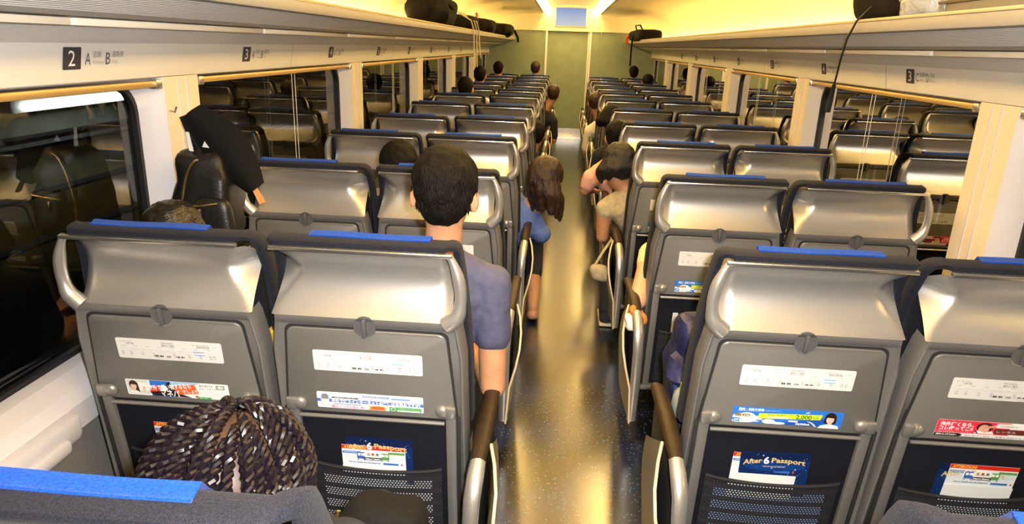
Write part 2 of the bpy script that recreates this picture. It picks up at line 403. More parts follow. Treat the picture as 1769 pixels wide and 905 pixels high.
# ------------------------------------------------------------------ luggage racks, header panels, row signs
def sign(num, la, ja, ea, lb, jb, eb):
    F = Flat(); g = '4a4752'
    F.b.prism(rrect(0, 0, .078, .062, .004), 0, .0008, flatmat('3c3a44'))
    F.text(.022, .010, num, .062, 'e8e6e4', width=.030)
    F.text(.096, .012, la, .050, g, width=.026, offset=0)
    F.text(.132, .034, ja, .020, '77747c'); F.text(.132, .014, ea, .015, 'a7a2a4')
    x = .195; F.text(x, .012, lb, .050, g, width=.022); F.text(x + .030, .034, jb, .020, '77747c'); F.text(x + .030, .014, eb, .015, 'a7a2a4')
    return F
for s, X, nm in ((-1, XL, 'left'), (1, XR, 'right')):
    rk = empty('luggage_rack', (X, Y0, 1.48), 'long ribbed aluminium luggage rack along the %s wall above the windows' % nm, 'luggage rack')
    Lr = Y1 - .06 - Y0
    def LX(d): return -s * d        # d inward from wall
    # header panel
    hp = MB(); hp.add([(LX(-.02), 0, -.003), (LX(.02), 0, .106), (LX(-.02), 0, .30), (LX(-.02), Lr, -.003), (LX(.02), Lr, .106), (LX(-.02), Lr, .30), (LX(0), 0, -.003), (LX(0), Lr, -.003)], [(6, 1, 4, 7), (0, 6, 7, 3), (1, 2, 5, 4)], headerm)
    hp.build('header_panel', rk, False)
    jn = MB()
    for y in [k * 2.13 + (3.55 - Y0) % 2.13 for k in range(7)]: jn.add([(LX(.001), y, 0), (LX(.021), y, .107), (LX(.021), y + .003, .107), (LX(.001), y + .003, 0)], [(0, 1, 2, 3)], darkgap)
    tag(jn.build('panel_joint', rk, False), kind='stuff')
    def ribs(d0, z0, d1, z1, n, nm2):
        mb = MB(); pts = []
        for i in range(n):
            for q, h in ((0, 0), (.35, 0), (.5, .0035), (.85, .0035)):
                t = (i + q) / n; pts.append((d0 + (d1 - d0) * t, z0 + (z1 - z0) * t + h))
        pts.append((d1, z1)); k = len(pts)
        mb.add([(LX(d), y, z) for y in (0, Lr) for d, z in pts], [(i, i + 1, k + i + 1, k + i) for i in range(k - 1)], slatm)
        return tag(mb.build(nm2, rk, False), kind='stuff')
    ribs(.02, .106, .215, .152, 16, 'ribbed_underside')
    ribs(.262, .182, .44, .228, 14, 'ribbed_underside')
    bl = MB(); bl.add([(LX(.215), 0, .152), (LX(.215), 0, .162), (LX(.262), 0, .172), (LX(.262), 0, .182)] + [(LX(.215), Lr, .152), (LX(.215), Lr, .162), (LX(.262), Lr, .172), (LX(.262), Lr, .182)], [(0, 1, 5, 4), (1, 2, 6, 5), (2, 3, 7, 6)], mat('rack channel grey', (.20, .19, .18), .5))
    bl.build('strip_channel', rk, False)
    y = .05
    k = 0
    while y < Lr - .1:
        y2 = min(y + 1.055, Lr - .02)
        MB().rbox(min(LX(.222), LX(.256)), max(LX(.222), LX(.256)), y, y2 - .02, .150, .168, .004, stripm).build('strip_panel', rk); y = y2
    lp = MB(); lp.rbox(min(LX(.44), LX(.47)), max(LX(.44), LX(.47)), 0, Lr, .222, .262, .008, mat('rack lip aluminium', (.30, .29, .28), .55, .1)); lp.build('front_lip', rk)
    cl = MB(); cl.tube([(LX(.468), 0, .266), (LX(.468), Lr, .266)], .005, creamt, 6); cl.build('lip_bead', rk)
    sh = MB(); sh.box(min(LX(-.03), LX(.45)), max(LX(-.03), LX(.45)), 0, Lr, .238, .25, slatm); sh.build('shelf', rk, False)
    up = empty('added_uplight', (X - s * .05, Y0, 1.775), 'unseen warm fill strip added behind the %s luggage rack' % nm, 'light')  # added unseen source, brightens the wall and ceiling above the rack
    up.location.z = 1.765
    MB().box(-.02, .02, .05, Lr - .05, 0, .012, uplm).build('diffuser', up, False)
    ub = MB(); ub.box(-.03, .03, .03, Lr - .03, -.03, 0, slatm); ub.build('housing', up, False)
    # row signs
    sl = math.hypot(.055, .109)
    rows = [(2, 1.88), (3, 2.99), (4, 4.12), (5, 5.2), (6, 6.25), (7, 7.3), (8, 8.4), (9, 9.4), (1, .78)] if s < 0 else [(3, 3.34), (4, 4.42), (5, 5.5), (6, 6.55), (7, 7.6), (8, 8.65), (9, 9.7), (2, 2.26), (1, 1.2)]
    for nmb, yy in rows:
        F = sign(str(nmb), 'A', '窓側', 'Window', 'B', '通路側', 'Aisle') if s < 0 else sign(str(nmb), 'C', '通路側', 'Aisle', 'D', '窓側', 'Window')
        vv = Vector((LX(.02), 0, .109)).normalized(); nn = Vector((LX(.109), 0, -.02)).normalized()
        F.b.v = [tuple(Vector((LX(.0), yy - Y0, -.003)) + Vector((0, -s, 0)) * u * .95 + vv * (v * 1.0 + .038) + nn * (.002 + z)) for u, v, z in F.b.v]
        if s > 0: pass
        F.b.build('row_sign', rk, False)

# ------------------------------------------------------------------ seats
TH = math.radians(8); ST, CT = math.sin(TH), math.cos(TH)
def q(x, s_, d=0):     # point on reclined back: s down from the trim line, d towards the viewer behind
    return (x, ST * s_ - CT * d, 1.12 - CT * s_ - ST * d)
def sm01(t): t = max(0, min(1, t)); return t * t * (3 - 2 * t)
def wid(s_): return .236 + .026 * sm01((s_ - .12) / .2) + .008 * sm01((s_ - .3) / .6)
SEATDATA = {}
def seat_parts(m):
    """m=+1: loop handle on +x side. returns dict part -> (name, mesh, children)"""
    if m in SEATDATA: return SEATDATA[m]
    parts = []
    def T(p): return (m * p[0], p[1], p[2])
    def fin(mb, nm, label=None, ch=()):
        mb.v = [T(v) for v in mb.v]
        if m < 0: mb.f = [f[::-1] for f in mb.f]
        parts.append((nm, mb.mesh(nm), label, ch))
    Q = lambda v: Vector(q(v.x, v.y, v.z))
    # headrest hollow
    h = MB(); S1 = .190
    def hood(u, v):
        s_ = .008 + v * (S1 - .008)
        edge = -wid(s_) - .004; rt = .226
        x = edge + u * (rt - edge)
        pd = .056 * math.sin(math.pi * min(1, v ** .82)) ** .8
        w = .066 * (1 - .9 * sm01((v - .40) / .62)) * (.12 + .88 * sm01(v / .42))
        def smax(t, k=.007): return .5 * (t + math.sqrt(t * t + k * k))
        d = pd + smax(w - (x - edge)) * (1.15 - .35 * v) + smax(.022 - (rt - x), .004) * .9
        return q(x, s_, .004 + .010 * v - d)
    h.grid(hood, 48, 24, silver, flip=True)
    fin(h, 'headrest_shell')
    # loop handle
    pts = []; 
    for i in range(15):
        t = i / 14; s_ = .0 + t * .195
        x = .222 + .027 * math.sin(math.pi * min(1, t * .95)) ** .8 + .006 * t
        if t > .85: x -= .02 * (t - .85) / .15
        pts.append(q(x, s_, .0 + .012 * t))
    rr = [.009 + .007 * sm01(i / 5) + .007 * sm01((i - 9) / 4) for i in range(15)]
    lh = MB(); lh.tube(pts, rr, silver, 10); fin(lh, 'loop_handle')
    tr = MB(); tr.rbox(-.232, .232, -.004, .006, -.004, .012, .002, chrome, Q); fin(tr, 'trim_strip')
    # lower shell: frame with side columns (built as a grid across x)
    sh = MB()
    cols = [(-1, -.055), (-1, -.02), (-.992, -.002), (-.975, .008), (-.960, .010), (-.940, .004), (-.80, .004), (.80, .004), (.940, .004), (.960, .010), (.975, .008), (.992, -.002), (1, -.02), (1, -.055)]
    srow = [.188, .196, .211, .2175, .3, .4, .5, .6, .75, .9, .985]
    vs = []; fs = []
    for s_ in srow:
        for u, d in cols:
            dd = d
            if s_ < .2 : dd = .014 if abs(u) < .98 else d + .004
            elif s_ < .215: dd = .010 if abs(u) < .95 else d
            if s_ >= .5 and abs(u) < .81: dd = -.022
            x = u * wid(s_)
            vs.append(q(x, s_, dd))
    nc = len(cols)
    for j in range(len(srow) - 1):
        for i in range(nc - 1): a = j * nc + i; fs.append((a, a + nc, a + nc + 1, a + 1))
    sh.add(vs, fs, shellm)
    # bottom bar and upper ridge cap
    sh.rbox(-wid(1), wid(1), .965, .99, -.05, .014, .006, shellm, Q)
    fin(sh, 'back_shell')
    # tray table and groove
    def tray_pts(g):
        g = g * 1.5
        a, b = .213 + g, .236 + g; s0, s1, r = .226 - g, .495 + g, .022
        P = [(b, s1)]
        for k in range(6):
            t = math.radians(90 * k / 5); P.append((a - r + r * math.cos(t) , s0 + r - r * math.sin(t)))
        P2 = [(-x, y) for x, y in P[::-1]]
        return P + P2
    gm = MB(); gm.prism([(x, y) for x, y in tray_pts(.0045)], .0, .0052, darkgap, lambda v: Q(v)); fin(gm, 'tray_groove')
    tt = MB(); tp = tray_pts(0); nT = len(tp)
    tp2 = [(x * .985, .36 + (y - .36) * .985) for x, y in tp]
    tt.add([(x, y, .004) for x, y in tp] + [(x, y, .008) for x, y in tp] + [(x, y, .0105) for x, y in tp2], [(i, (i + 1) % nT, nT + (i + 1) % nT, nT + i) for i in range(nT)] + [(nT + i, nT + (i + 1) % nT, 2 * nT + (i + 1) % nT, 2 * nT + i) for i in range(nT)] + [tuple(range(2 * nT, 3 * nT))], traym, Q)
    fin(tt, 'tray_table', None, ('stickers',))
    # latch
    lt = MB()
    disc = [(.030 * math.cos(2 * math.pi * k / 20), .212 + .030 * math.sin(2 * math.pi * k / 20)) for k in range(20)]
    lt.prism(disc, .009, .014, latchm, Q); lt.rbox(-.0055, .0055, .187, .240, .012, .026, .004, latchm, Q)
    lt.prism([(x, y) for x, y in [(-.028, .228), (.028, .228), (.02, .242), (0, .247), (-.02, .242)]], .010, .0125, hingem, Q)
    fin(lt, 'tray_latch', 'smoky round twist latch')
    # hinges
    for e in (-1, 1):
        hg = MB(); hg.rbox(min(e * .236, e * .205), max(e * .236, e * .205), .448, .486, .008, .024, .006, hingem, Q)
        hg.ell((e * .200, .467, .013), (.021, .020, .013), hingem, Q, 16, 8); fin(hg, 'tray_hinge')
        ta = MB(); ta.rbox(min(e * .236, e * .206), max(e * .236, e * .206), .486, .965, -.012, .010, .005, shellm, Q); fin(ta, 'tray_arm')
        dg = MB(); dg.rbox(min(e * .247, e * .238), max(e * .247, e * .238), .486, .96, -.012, .0105, .001, darkgap, Q); fin(dg, 'arm_gap')
    rl = MB(); rl.tube([q(-.204, .508, .012), q(.204, .508, .012)], .006, hingem, 8); fin(rl, 'pocket_rail')
    bf = MB(); bf.rbox(-.207, .207, .508, .96, -.016, -.002, .003, navy, Q); fin(bf, 'back_fabric')
    # net pocket bulging outward
    pk = MB()
    def pf(u, v):
        x = -.19 + u * .38; s_ = .682 + v * .26 + .008 * math.sin(math.pi * u)
        return q(x, s_, .002 + .018 * math.sin(math.pi * u) ** .6 * (1 - .4 * v))
    pk.grid(pf, 16, 8, netm, flip=True)
    pk.tube([pf(i / 16, 0) for i in range(17)], .005, pocketm, 6)
    fin(pk, 'seat_pocket')
    # headrest padding: inverted U
    pd = MB(); path = []
    path += [q(-.249 - dx_, s_, -dd_) for s_, dx_, dd_ in ((.55, .018, .09), (.35, .016, .10), (.2, .008, .115), (.1, .002, .12), (.04, 0, .10))]
    for k in range(6):
        t = math.radians(180 - 90 * k / 5); path.append(q(-.2255 + .0235 * math.cos(t), .016 - .026 * math.sin(t), -.028 - .05 * (1 - k / 5)))
    path += [q(x, -.0105, -.026) for x in (-.1, 0, .1)]
    for k in range(6):
        t = math.radians(90 - 90 * k / 5); path.append(q(.212 + .0215 * math.cos(t), .016 - .026 * math.sin(t), -.028 - .05 * k / 5))
    path += [q(.236, .04, -.085), q(.242, .1, -.095), q(.252, .2, -.095), q(.262, .35, -.09), q(.264, .55, -.09)]
    # rounded rectangular section swept: width 0.032 in plane, 0.095 deep
    vs = []; fs = []; n = 12
    dh = [.030] * 4 + [.028] + [.027] * (len(path) - 10) + [.028] + [.030] * 4
    for i, p in enumerate(path):
        p = Vector(p); d = (Vector(path[min(i + 1, len(path) - 1)]) - Vector(path[max(i - 1, 0)])).normalized()
        nrm = Vector((0, -CT, -ST)); a = d.cross(nrm).normalized()
        for k in range(n):
            t = 2 * math.pi * k / n; c_, s2 = math.cos(t), math.sin(t)
            ex = lambda v: math.copysign(abs(v) ** .6, v)
            vs.append(tuple(p + a * ex(c_) * .0105 + nrm * ex(s2) * dh[i]))
    for i in range(len(path) - 1):
        for k in range(n): k2 = (k + 1) % n; fs.append((i * n + k, i * n + k2, (i + 1) * n + k2, (i + 1) * n + k))
    fs += [tuple(range(n)), tuple((len(path) - 1) * n + k for k in range(n))]
    pd.add(vs, fs, navyhead); fin(pd, 'headrest_padding')
    bc = MB(); bc.rbox(-.225, .225, .030, .66, -.175, -.118, .025, navy, Q, warp=lambda v: Vector((v.x, v.y + (.045 + .045 * sm01((-.12 - v.z) / .05) if v.y < .2 else 0), v.z))); fin(bc, 'backrest_cushion')
    cu = MB(); cu.rbox(-.235, .235, .19, .66, .33, .455, .035, navy); fin(cu, 'seat_cushion')
    am = MB(); 
    def am_f(u, v):
        x = -.155 + .31 * u; w_ = v
        # drape from behind top over to the front
        ang = math.radians(40 + 120 * w_)
        wob = .0012 * math.sin(u * 7)
        if w_ < .3: d = -.030 - .022 * (w_ / .3); s_ = -.0205 - wob - .0028 * sm01(w_ / .3)
        else: t_ = (w_ - .3) / .7; d = -.052 - .128 * t_; s_ = -.0233 - wob + .155 * t_ ** .85
        return q(x, s_, d)
    am.grid(am_f, 14, 20, blue)
    am.v = am.v + []
    k0 = len(am.v); am.grid(lambda u, v: tuple(Vector(am_f(u, v)) + Vector((0, .0025, .0025))), 14, 20, blue)
    am.tube([tuple(Vector(am_f(u / 12, 0)) + Vector((0, 0, .001))) for u in range(13)], .003, blue, 6)
    fin(am, 'headrest_cover', 'bright blue cloth over the top')
    # inner armrest (slim) and pedestal
    pe = MB(); pe.rbox(-.22, .22, .22, .60, .16, .33, .02, shellm); pe.rbox(-.10, .10, .25, .55, 0, .17, .02, darkgap); fin(pe, 'pedestal')
    SEATDATA[m] = parts; return parts
ARM = {}
def arm_parts(m):
    if m in ARM: return ARM[m]
    out = []
    def fin(mb, nm):
        mb.v = [(m * v[0], v[1], v[2]) for v in mb.v]
        if m < 0: mb.f = [f[::-1] for f in mb.f]
        out.append((nm, mb.mesh(nm)))
    a = MB(); path = [(.313, .36, .585), (.315, .30, .603), (.315, .1, .612), (.315, -.02, .604), (.313, -.07, .59)]
    a.tube(path, [.018, .024, .025, .023, .019], brownl, 12, flat=(1, .62)); fin(a, 'arm_pad')
    c = MB(); path = [(.313, -.065, .588), (.311, -.10, .568), (.306, -.135, .52), (.303, -.145, .44), (.303, -.142, .30), (.303, -.12, .12)]
    c.tube(path, [.020, .022, .022, .021, .021, .02], silver, 10, flat=(1, .75)); fin(c, 'arm_end')
    E1 = [(.338, .02, .585), (.353, -.03, .555), (.363, -.08, .50), (.361, -.12, .44), (.348, -.145, .37), (.325, -.15, .28), (.315, -.15, .12)]
    E2 = [(.322, .40, .38), (.326, .40, .34), (.328, .40, .29), (.328, .38, .24), (.325, .36, .18), (.322, .34, .13), (.318, .34, .08)]
    p = MB()
    def lerpP(A, t):
        k = min(len(A) - 2, int(t * (len(A) - 1))); f = t * (len(A) - 1) - k; return Vector(A[k]).lerp(Vector(A[k + 1]), f)
    p.grid(lambda u, v: tuple(lerpP(E1, v).lerp(lerpP(E2, v), u) + Vector((.006 * math.sin(math.pi * u), 0, 0))), 8, 14, shellm)
    fin(p, 'arm_side_panel')
    e = MB(); e.tube([tuple(lerpP(E1, k / 18)) for k in range(19)], .0046, creamt, 6); fin(e, 'arm_edging')
    ip = MB(); ip.rbox(.285, .31, -.10, .38, .12, .575, .01, darkgap); fin(ip, 'arm_core')
    ARM[m] = out; return out

# printed stickers (local u right, v up)
def route():
    W, H = .296, .064; F = Flat(); F.base(W, H, 'd9d9d6', .005)
    k = '6f6c6a'
    F.text(.128, .052, 'Information', .0085, '555555', width=.034); F.text(.128, .043, '案内のご案内', .0085, '333333', width=.036)
    F.text(.022, .052, 'For Ueno', .006, k); F.text(.026, .0455, '上野方面', .006, '333333'); F.rect(.008, .053, .019, .0538, k)
    F.text(.215, .052, 'For Narita Airport', .006, k); F.text(.226, .0455, '成田空港方面', .006, '333333'); F.rect(.272, .050, .283, .0508, k)
    for i in range(8): F.text(.014 + i * .034, .0385, '%d号車' % (8 - i), .0045, '999999')
    F.rect(.010, .0322, .282, .0336, 'b9b7b4')
    for i in range(8):
        F.rr(.012 + i * .034, .0315, .042 + i * .034, .0352, 'd8d5d2' if i != 6 else '8fb2e6', .001)
    F.rr(.218, .0225, .248, .0262, '9db9e4', .001)
    for i, x in enumerate((.014, .038, .070, .102, .160, .202, .234, .262, .273)):
        F.rr(x, .0145, x + .0052, .0195, '4c4a48', .0008); F.rr(x + .0009, .0154, x + .0043, .0186, 'f4f3f0', .0006)
        F.text(x - .002, .0225, '設備', .0038, '999999')
    F.text(.108, .0135, '■■□■● ', .008, '3a3836', width=.024); F.text(.140, .0135, '自販機', .007, '3a3836', width=.013); F.text(.168, .0145, '◀■□■▶', .006, '3a3836', width=.024)
    F.rect(.170, .0085, .215, .0090, 'b0aeac'); F.text(.176, .0040, 'Vending machine', .004, '888888')
    return F, W, H
def face(F, x, y, k, hair, bob=True):
    F.ell(x, y + .002 * k, .0105 * k, .0125 * k, hair)
    if bob: F.rr(x - .0105 * k, y - .010 * k, x + .0105 * k, y + .004 * k, hair, .003 * k)
    else: F.poly([(x - .004 * k, y + .008 * k), (x + .010 * k, y + .006 * k), (x + .012 * k, y - .016 * k), (x + .005 * k, y - .018 * k)], hair)
    F.poly([(x - .004 * k, y - .016 * k), (x + .004 * k, y - .016 * k), (x + .003 * k, y - .006 * k), (x - .003 * k, y - .006 * k)], 'e0b59b')
    F.ell(x - .0005 * k, y - .0012 * k, .0068 * k, .0085 * k, 'edc6ae')
    F.poly([(x - .0075 * k, y + .010 * k), (x + .007 * k, y + .010 * k), (x + .0075 * k, y + .0028 * k), (x - .0075 * k, y + .0036 * k)], hair)
    for e in (-1, 1): F.ell(x - .0005 * k + e * .0028 * k, y - .0005 * k, .0011 * k, .0007 * k, '2a1a16', 8)
    F.ell(x - .0005 * k, y - .0062 * k, .0021 * k, .0008 * k, 'c4504c', 8); F.ell(x - .0005 * k, y - .0035 * k, .0006 * k, .0009 * k, 'd9a58c', 6)
AW, AH = .296, .052
def ad_money():
    F = Flat(); F.base(AW, AH, 'eef0f0', .004)
    F.poly([(.07, .052), (.19, .052), (.15, .034), (.07, .034)], '2f74d6'); F.poly([(.13, .052), (.22, .052), (.19, .040), (.13, .040)], '9cc8ee')
    F.poly([(.07, .0), (.145, .0), (.13, .012), (.07, .012)], '3d79cf')
    F.rect(.004, .005, .066, .051, 'd3d7d3'); F.rect(.036, .016, .064, .044, 'e9ece8')
    face(F, .022, .031, 1.25, '3b2a28', False); F.poly([(.008, .008), (.036, .008), (.032, .015), (.012, .015)], 'f6f2ee')
    F.poly([(.047, .014), (.054, .014), (.057, .030), (.050, .032)], 'e6bfa6')
    F.poly([(.066, .030), (.10, .040), (.10, .018), (.070, .010)], 'd8402c')
    F.poly([(.066, .014), (.12, .022), (.118, .046), (.130, .052), (.136, .030), (.16, .012), (.188, .002), (.13, .004), (.08, .002)], '2b1c1c')
    F.poly([(.132, .040), (.200, .047), (.210, .018), (.150, .011)], 'e8622e')
    F.text(.066, .020, '海外で買い物するなら', .019, 'ffffff', width=.125, rot=.12, offset=.0004)
    F.text(.098, .004, 'マネパ', .026, 'ffffff', width=.055, offset=.0006); F.text(.162, .016, 'でしょ!!', .014, 'ffffff', width=.044, rot=.12, offset=.0003)
    F.text(.213, .042, '海外旅行は', .009, '4a4a4a', width=.040); F.text(.213, .032, 'セカンドカード', .009, '4a4a4a', width=.048)
    F.rect(.262, .036, .287, .050, '8c9c92'); F.ell(.275, .043, .009, .005, 'd8d8cf')
    for i in range(5): F.rect(.213, .027 - i * .0032, .287, .0278 - i * .0032, 'cfcac8')
    F.rect(.205, .002, .245, .009, '56ad5c'); F.text(.212, .0035, '詳しくは', .005, 'ffffff'); F.ell(.203, .009, .004, .0035, 'cc4038')
    return F, AW, AH
def ad_net():
    F = Flat(); F.base(AW, AH, 'f5f6f8', .004)
    F.rect(.0, .0195, AW, .0300, '4f72b6'); F.text(.040, .0205, '海外で使うインターネットの準備はお済みですか?', .0115, 'ffffff', width=.248, offset=.0003)
    F.rr(.010, .003, .034, .047, 'b9bfcb', .0105); F.rr(.0125, .005, .0315, .044, 'd6dae3', .009); F.ell(.0225, .038, .0095, .0085, '7e848e'); F.rect(.013, .029, .032, .038, '7e848e'); F.rect(.011, .0265, .034, .0278, 'c6cbd6')
    F.text(.004, .044, 'イモ', .005, '3f6fc0')
    F.text(.037, .041, '海外用', .008, '2f9cc0', width=.016); F.text(.056, .041, 'モバイル', .008, '8d9298', width=.030); F.text(.093, .041, 'ルーター', .008, '2f6fb0', width=.028)
    F.rect(.042, .034, .116, .0385, '3c3d42'); F.text(.05, .035, '月額料金なしの使い切り', .0035, 'e8e8e8', width=.058)
    F.rect(.128, .032, .203, .0475, '6f87bb'); F.rect(.129, .0328, .202, .0418, 'f5f6f8'); F.text(.131, .0432, 'お申込みは本日 受付カウンター', .0038, 'ffffff', width=.069); F.text(.146, .0365, '空港で受取', .005, '7b8ab5', width=.036)
    F.rr(.208, .040, .262, .0455, '7b97cf', .0025); F.text(.207, .031, '0120-346-147', .0078, 'f08c8c', width=.056)
    F.rect(.046, .0145, .122, .0170, '62719c'); F.text(.040, .004, '毎日レンタル受付中!', .0098, 'f0517a', width=.092, offset=.0003)
    F.rect(.142, .002, .196, .0175, 'f1d2a0'); F.ell(.169, .012, .022, .0038, 'b6652c'); F.rr(.147, .0035, .191, .009, 'e2603c', .002)
    F.rect(.202, .002, .291, .0175, '4f9d57'); F.ell(.213, .0098, .0068, .0065, 'f5f6f8'); F.ell(.213, .0098, .0056, .0053, '4f9d57'); F.rr(.224, .0035, .288, .0080, 'e8f0e6', .002); F.text(.225, .0115, 'ご予約はインターネットで', .0042, 'e8f0e6', width=.060)
    return F, AW, AH
def ad_sky():
    F = Flat(); F.base(AW, AH, '2b76d8', .004)
    F.poly([(.12, 0), (.24, 0), (.26, .03), (.16, .012)], '1b55b8')
    for x, y, a, b in ((.012, .018, .022, .012), (.04, .022, .022, .012), (.066, .014, .016, .010), (.03, .006, .03, .006), (.10, .005, .018, .008), (.125, .002, .02, .004), (.012, .004, .012, .004)):
        F.ell(x, max(y, b), a, b, 'eef4fb') if x - a > 0 else F.ell(a + .001, max(y, b), a, b, 'eef4fb')
    F.text(.015, .041, '国内・海外航空券', .0095, 'e6f2ff', width=.068, offset=.0003); F.text(.086, .042, 'お得な予約アプリ', .0055, 'b7d8ff', width=.042)
    F.poly([(.012, .0385), (.060, .040), (.060, .0408), (.012, .0393)], 'd8e23c')
    F.rr(.006, .021, .048, .030, '8d7b48', .004); F.text(.022, .020, '1', .013, 'ffffff', offset=.0004); F.text(.030, .0225, '件突破', .006, 'fff4c8', width=.015)
    F.rect(.003, .003, .021, .016, '3f86e0'); F.poly([(.006, .006), (.018, .009), (.018, .013), (.006, .010)], 'eef4fb')
    F.text(.028, .0095, 'スカイチケット', .005, '4a6a90', width=.034); F.rr(.066, .008, .080, .0125, '2d6fd0', .001); F.text(.028, .0035, '検索して予約', .004, '8a9ab0', width=.03)
    F.poly([(.068, .0175), (.236, .024), (.240, .041), (.071, .035)], 'cfe02c')
    F.rect(.095, .0215, .152, .0265, 'e9efcf')
    F.text(.095, .029, '航空券が最大', .0058, '4e7a2a', width=.036, rot=.03); F.text(.130, .030, '割引クーポン', .0055, '4e7a2a', width=.034, rot=.03)
    F.text(.170, .0235, '2,000', .0185, '3a6a1c', width=.042, offset=.0004, rot=.03); F.text(.214, .0255, '円OFF', .009, '3a6a1c', width=.018, rot=.03); F.text(.214, .0345, 'その場で', .004, '5a8a2c', width=.018)
    F.rr(.152, .0125, .177, .0175, 'eef4fb', .001); F.text(.172, .005, 'skyticket', .0095, 'ffffff', width=.038, offset=.0003)
    F.poly([(.200, .018), (.212, .013), (.222, .003), (.230, .0), (.222, .010), (.212, .017)], 'f2cdb6')
    F.poly([(.192, .044), (.205, .046), (.200, .049), (.206, .050), (.196, .047)], 'ffffff')
    face(F, .262, .030, 1.5, '2d1a14'); F.poly([(.232, .0), (.288, .0), (.284, .010), (.268, .013), (.254, .013), (.238, .009)], 'f1ece9')
    return F, AW, AH
def ad_red():
    F = Flat(); F.base(AW, AH, 'f2f0ee', .004)
    F.poly([(.0, .011), (.130, .011), (.150, .052), (.0, .052)], 'e8364e')
    F.poly([(.11, .011), (.190, .011), (.190, .052), (.13, .052)], 'e8364e')
    F.text(.008, .034, '海外行くなら、', .014, 'ffffff', width=.088, offset=.0004); F.text(.008, .0205, 'コレ持ってこ!!', .014, 'ffffff', width=.088, offset=.0004)
    F.text(.008, .0135, '海外で使えるＷｉ－Ｆｉレンタル', .0045, 'f6c3c6', width=.085)
    F.rect(.0, .0, .066, .0105, '201a1a'); F.poly([(.066, .0), (.074, .005), (.066, .0105)], '201a1a'); F.text(.004, .0028, '成田からご出発の方へ', .0058, 'f5f2ee', width=.055, offset=.0002)
    F.text(.078, .0028, '海外旅行の時もご準備も現地でサクサク', .0058, '2b2626', width=.18)
    F.ell(.125, .035, .022, .015, '3a2522'); F.ell(.123, .029, .014, .015, 'e2ab8c'); F.poly([(.10, .014), (.152, .014), (.146, .024), (.128, .018), (.108, .024)], 'f2eeee'); F.poly([(.100, .022), (.104, .024), (.112, .014), (.108, .014)], '2d3a66')
    F.poly([(.112, .036), (.152, .044), (.156, .036), (.132, .033)], 'd99a7a')
    F.rr(.152, .036, .215, .050, 'f2f0ee', .004); F.text(.158, .040, '24時間受付', .0055, '555050', width=.05)
    F.rr(.150, .016, .235, .033, '6a2a22', .007); F.text(.158, .0205, 'レンタル', .009, 'efe2dc', width=.05)
    F.rect(.236, .014, .292, .05, 'e8e0dc'); F.text(.240, .03, '空港で', .012, 'c0344a', width=.045); F.text(.240, .017, '返却', .011, 'c0344a', width=.04)
    return F, AW, AH
def leaf_passport():
    W, H = .195, .16; F = Flat(); F.base(W, H, '0f2a5e', .001)
    F.ell(.10, .11, .085, .018, '123a80'); F.rect(0, .135, W, .16, '0c1f4a')
    rr_ = random.Random(3)
    for i in range(34):
        x, y = rr_.uniform(.006, W - .006), rr_.uniform(.05, H - .006); k = rr_.uniform(.0005, .0013); F.poly([(x - k, y), (x, y - k), (x + k, y), (x, y + k)], 'cfe0ff')
    for x, y in ((.062, .152), (.155, .105), (.09, .108), (.03, .135)):
        F.poly([(x - .004, y), (x, y + .0006), (x + .004, y), (x, y - .0006)], 'ffffff'); F.poly([(x, y - .004), (x + .0006, y), (x, y + .004), (x - .0006, y)], 'ffffff')
    ar = lambda x: .010 * (1 - ((x - .1) / .09) ** 2)
    F.text(.008, .119, 'After', .024, 'd9c07a', width=.052, offset=.0006, arc=ar); F.text(.064, .124, '6', .034, 'f6f3e8', width=.016, offset=.0012); F.text(.086, .119, 'Passport', .024, 'd9c07a', width=.094, offset=.0006, arc=ar)
    F.text(.062, .1115, 'TOKYO Disney RESORT.', .0075, 'd8d3c2', width=.066)
    return F, W, H
def leaf_attention():
    W, H = .185, .16; F = Flat(); F.base(W, H, 'dfe9ec', .001)
    F.rect(0, .146, W, H, 'd9281c'); F.text(.006, .1485, 'ATTENTION!', .0125, 'f8d83a', width=.066, offset=.0003, shear=.2)
    F.rect(.002, .130, .054, .139, '3d6fc0'); F.rect(.006, .134, .046, .1362, 'cfe0f4'); F.rect(.134, .134, .183, .142, '5d9a4a')
    for i in range(4): F.rect(.138, .130 - i * .004, .180, .1308 - i * .004, 'a8b8b8'); F.rect(.006, .126 - i * .004, .046, .1268 - i * .004, 'b8c6cc')
    for x, c in ((.056, '3566b8'), (.126, '5d9a4a')):
        F.rr(x - .012, .114, x + .012, .138, c, .003); F.rr(x - .009, .125, x - .001, .134, 'e9f2f4', .001); F.rr(x + .001, .125, x + .009, .134, 'e9f2f4', .001); F.poly([(x - .012, .108), (x - .009, .108), (x - .006, .114), (x - .009, .114)], c); F.poly([(x + .012, .108), (x + .009, .108), (x + .006, .114), (x + .009, .114)], c)
    F.ell(.091, .130, .028, .014, 'f2f4f2')
    for x, c in ((.078, 'b8a23c'), (.091, 'c0392b'), (.104, '557a3a')): F.ell(x, .134, .004, .004, c); F.rect(x - .006, .1285, x + .006, .1300, '333333')
    F.rr(.066, .112, .116, .122, '1d1c1e', .004); F.text(.069, .1145, 'Nippori Station', .0068, 'ffffff', width=.044, offset=.0003)
    F.text(.02, .1005, 'How to Transfer from the Keisei Line', .0058, '2f5aa8', width=.092, offset=.0002); F.rect(.120, .0985, .165, .1055, '3d6fc0'); F.ell(.174, .102, .003, .003, 'cc3333')
    F.rect(0, 0, W, .09, 'e4eaea')
    return F, W, H
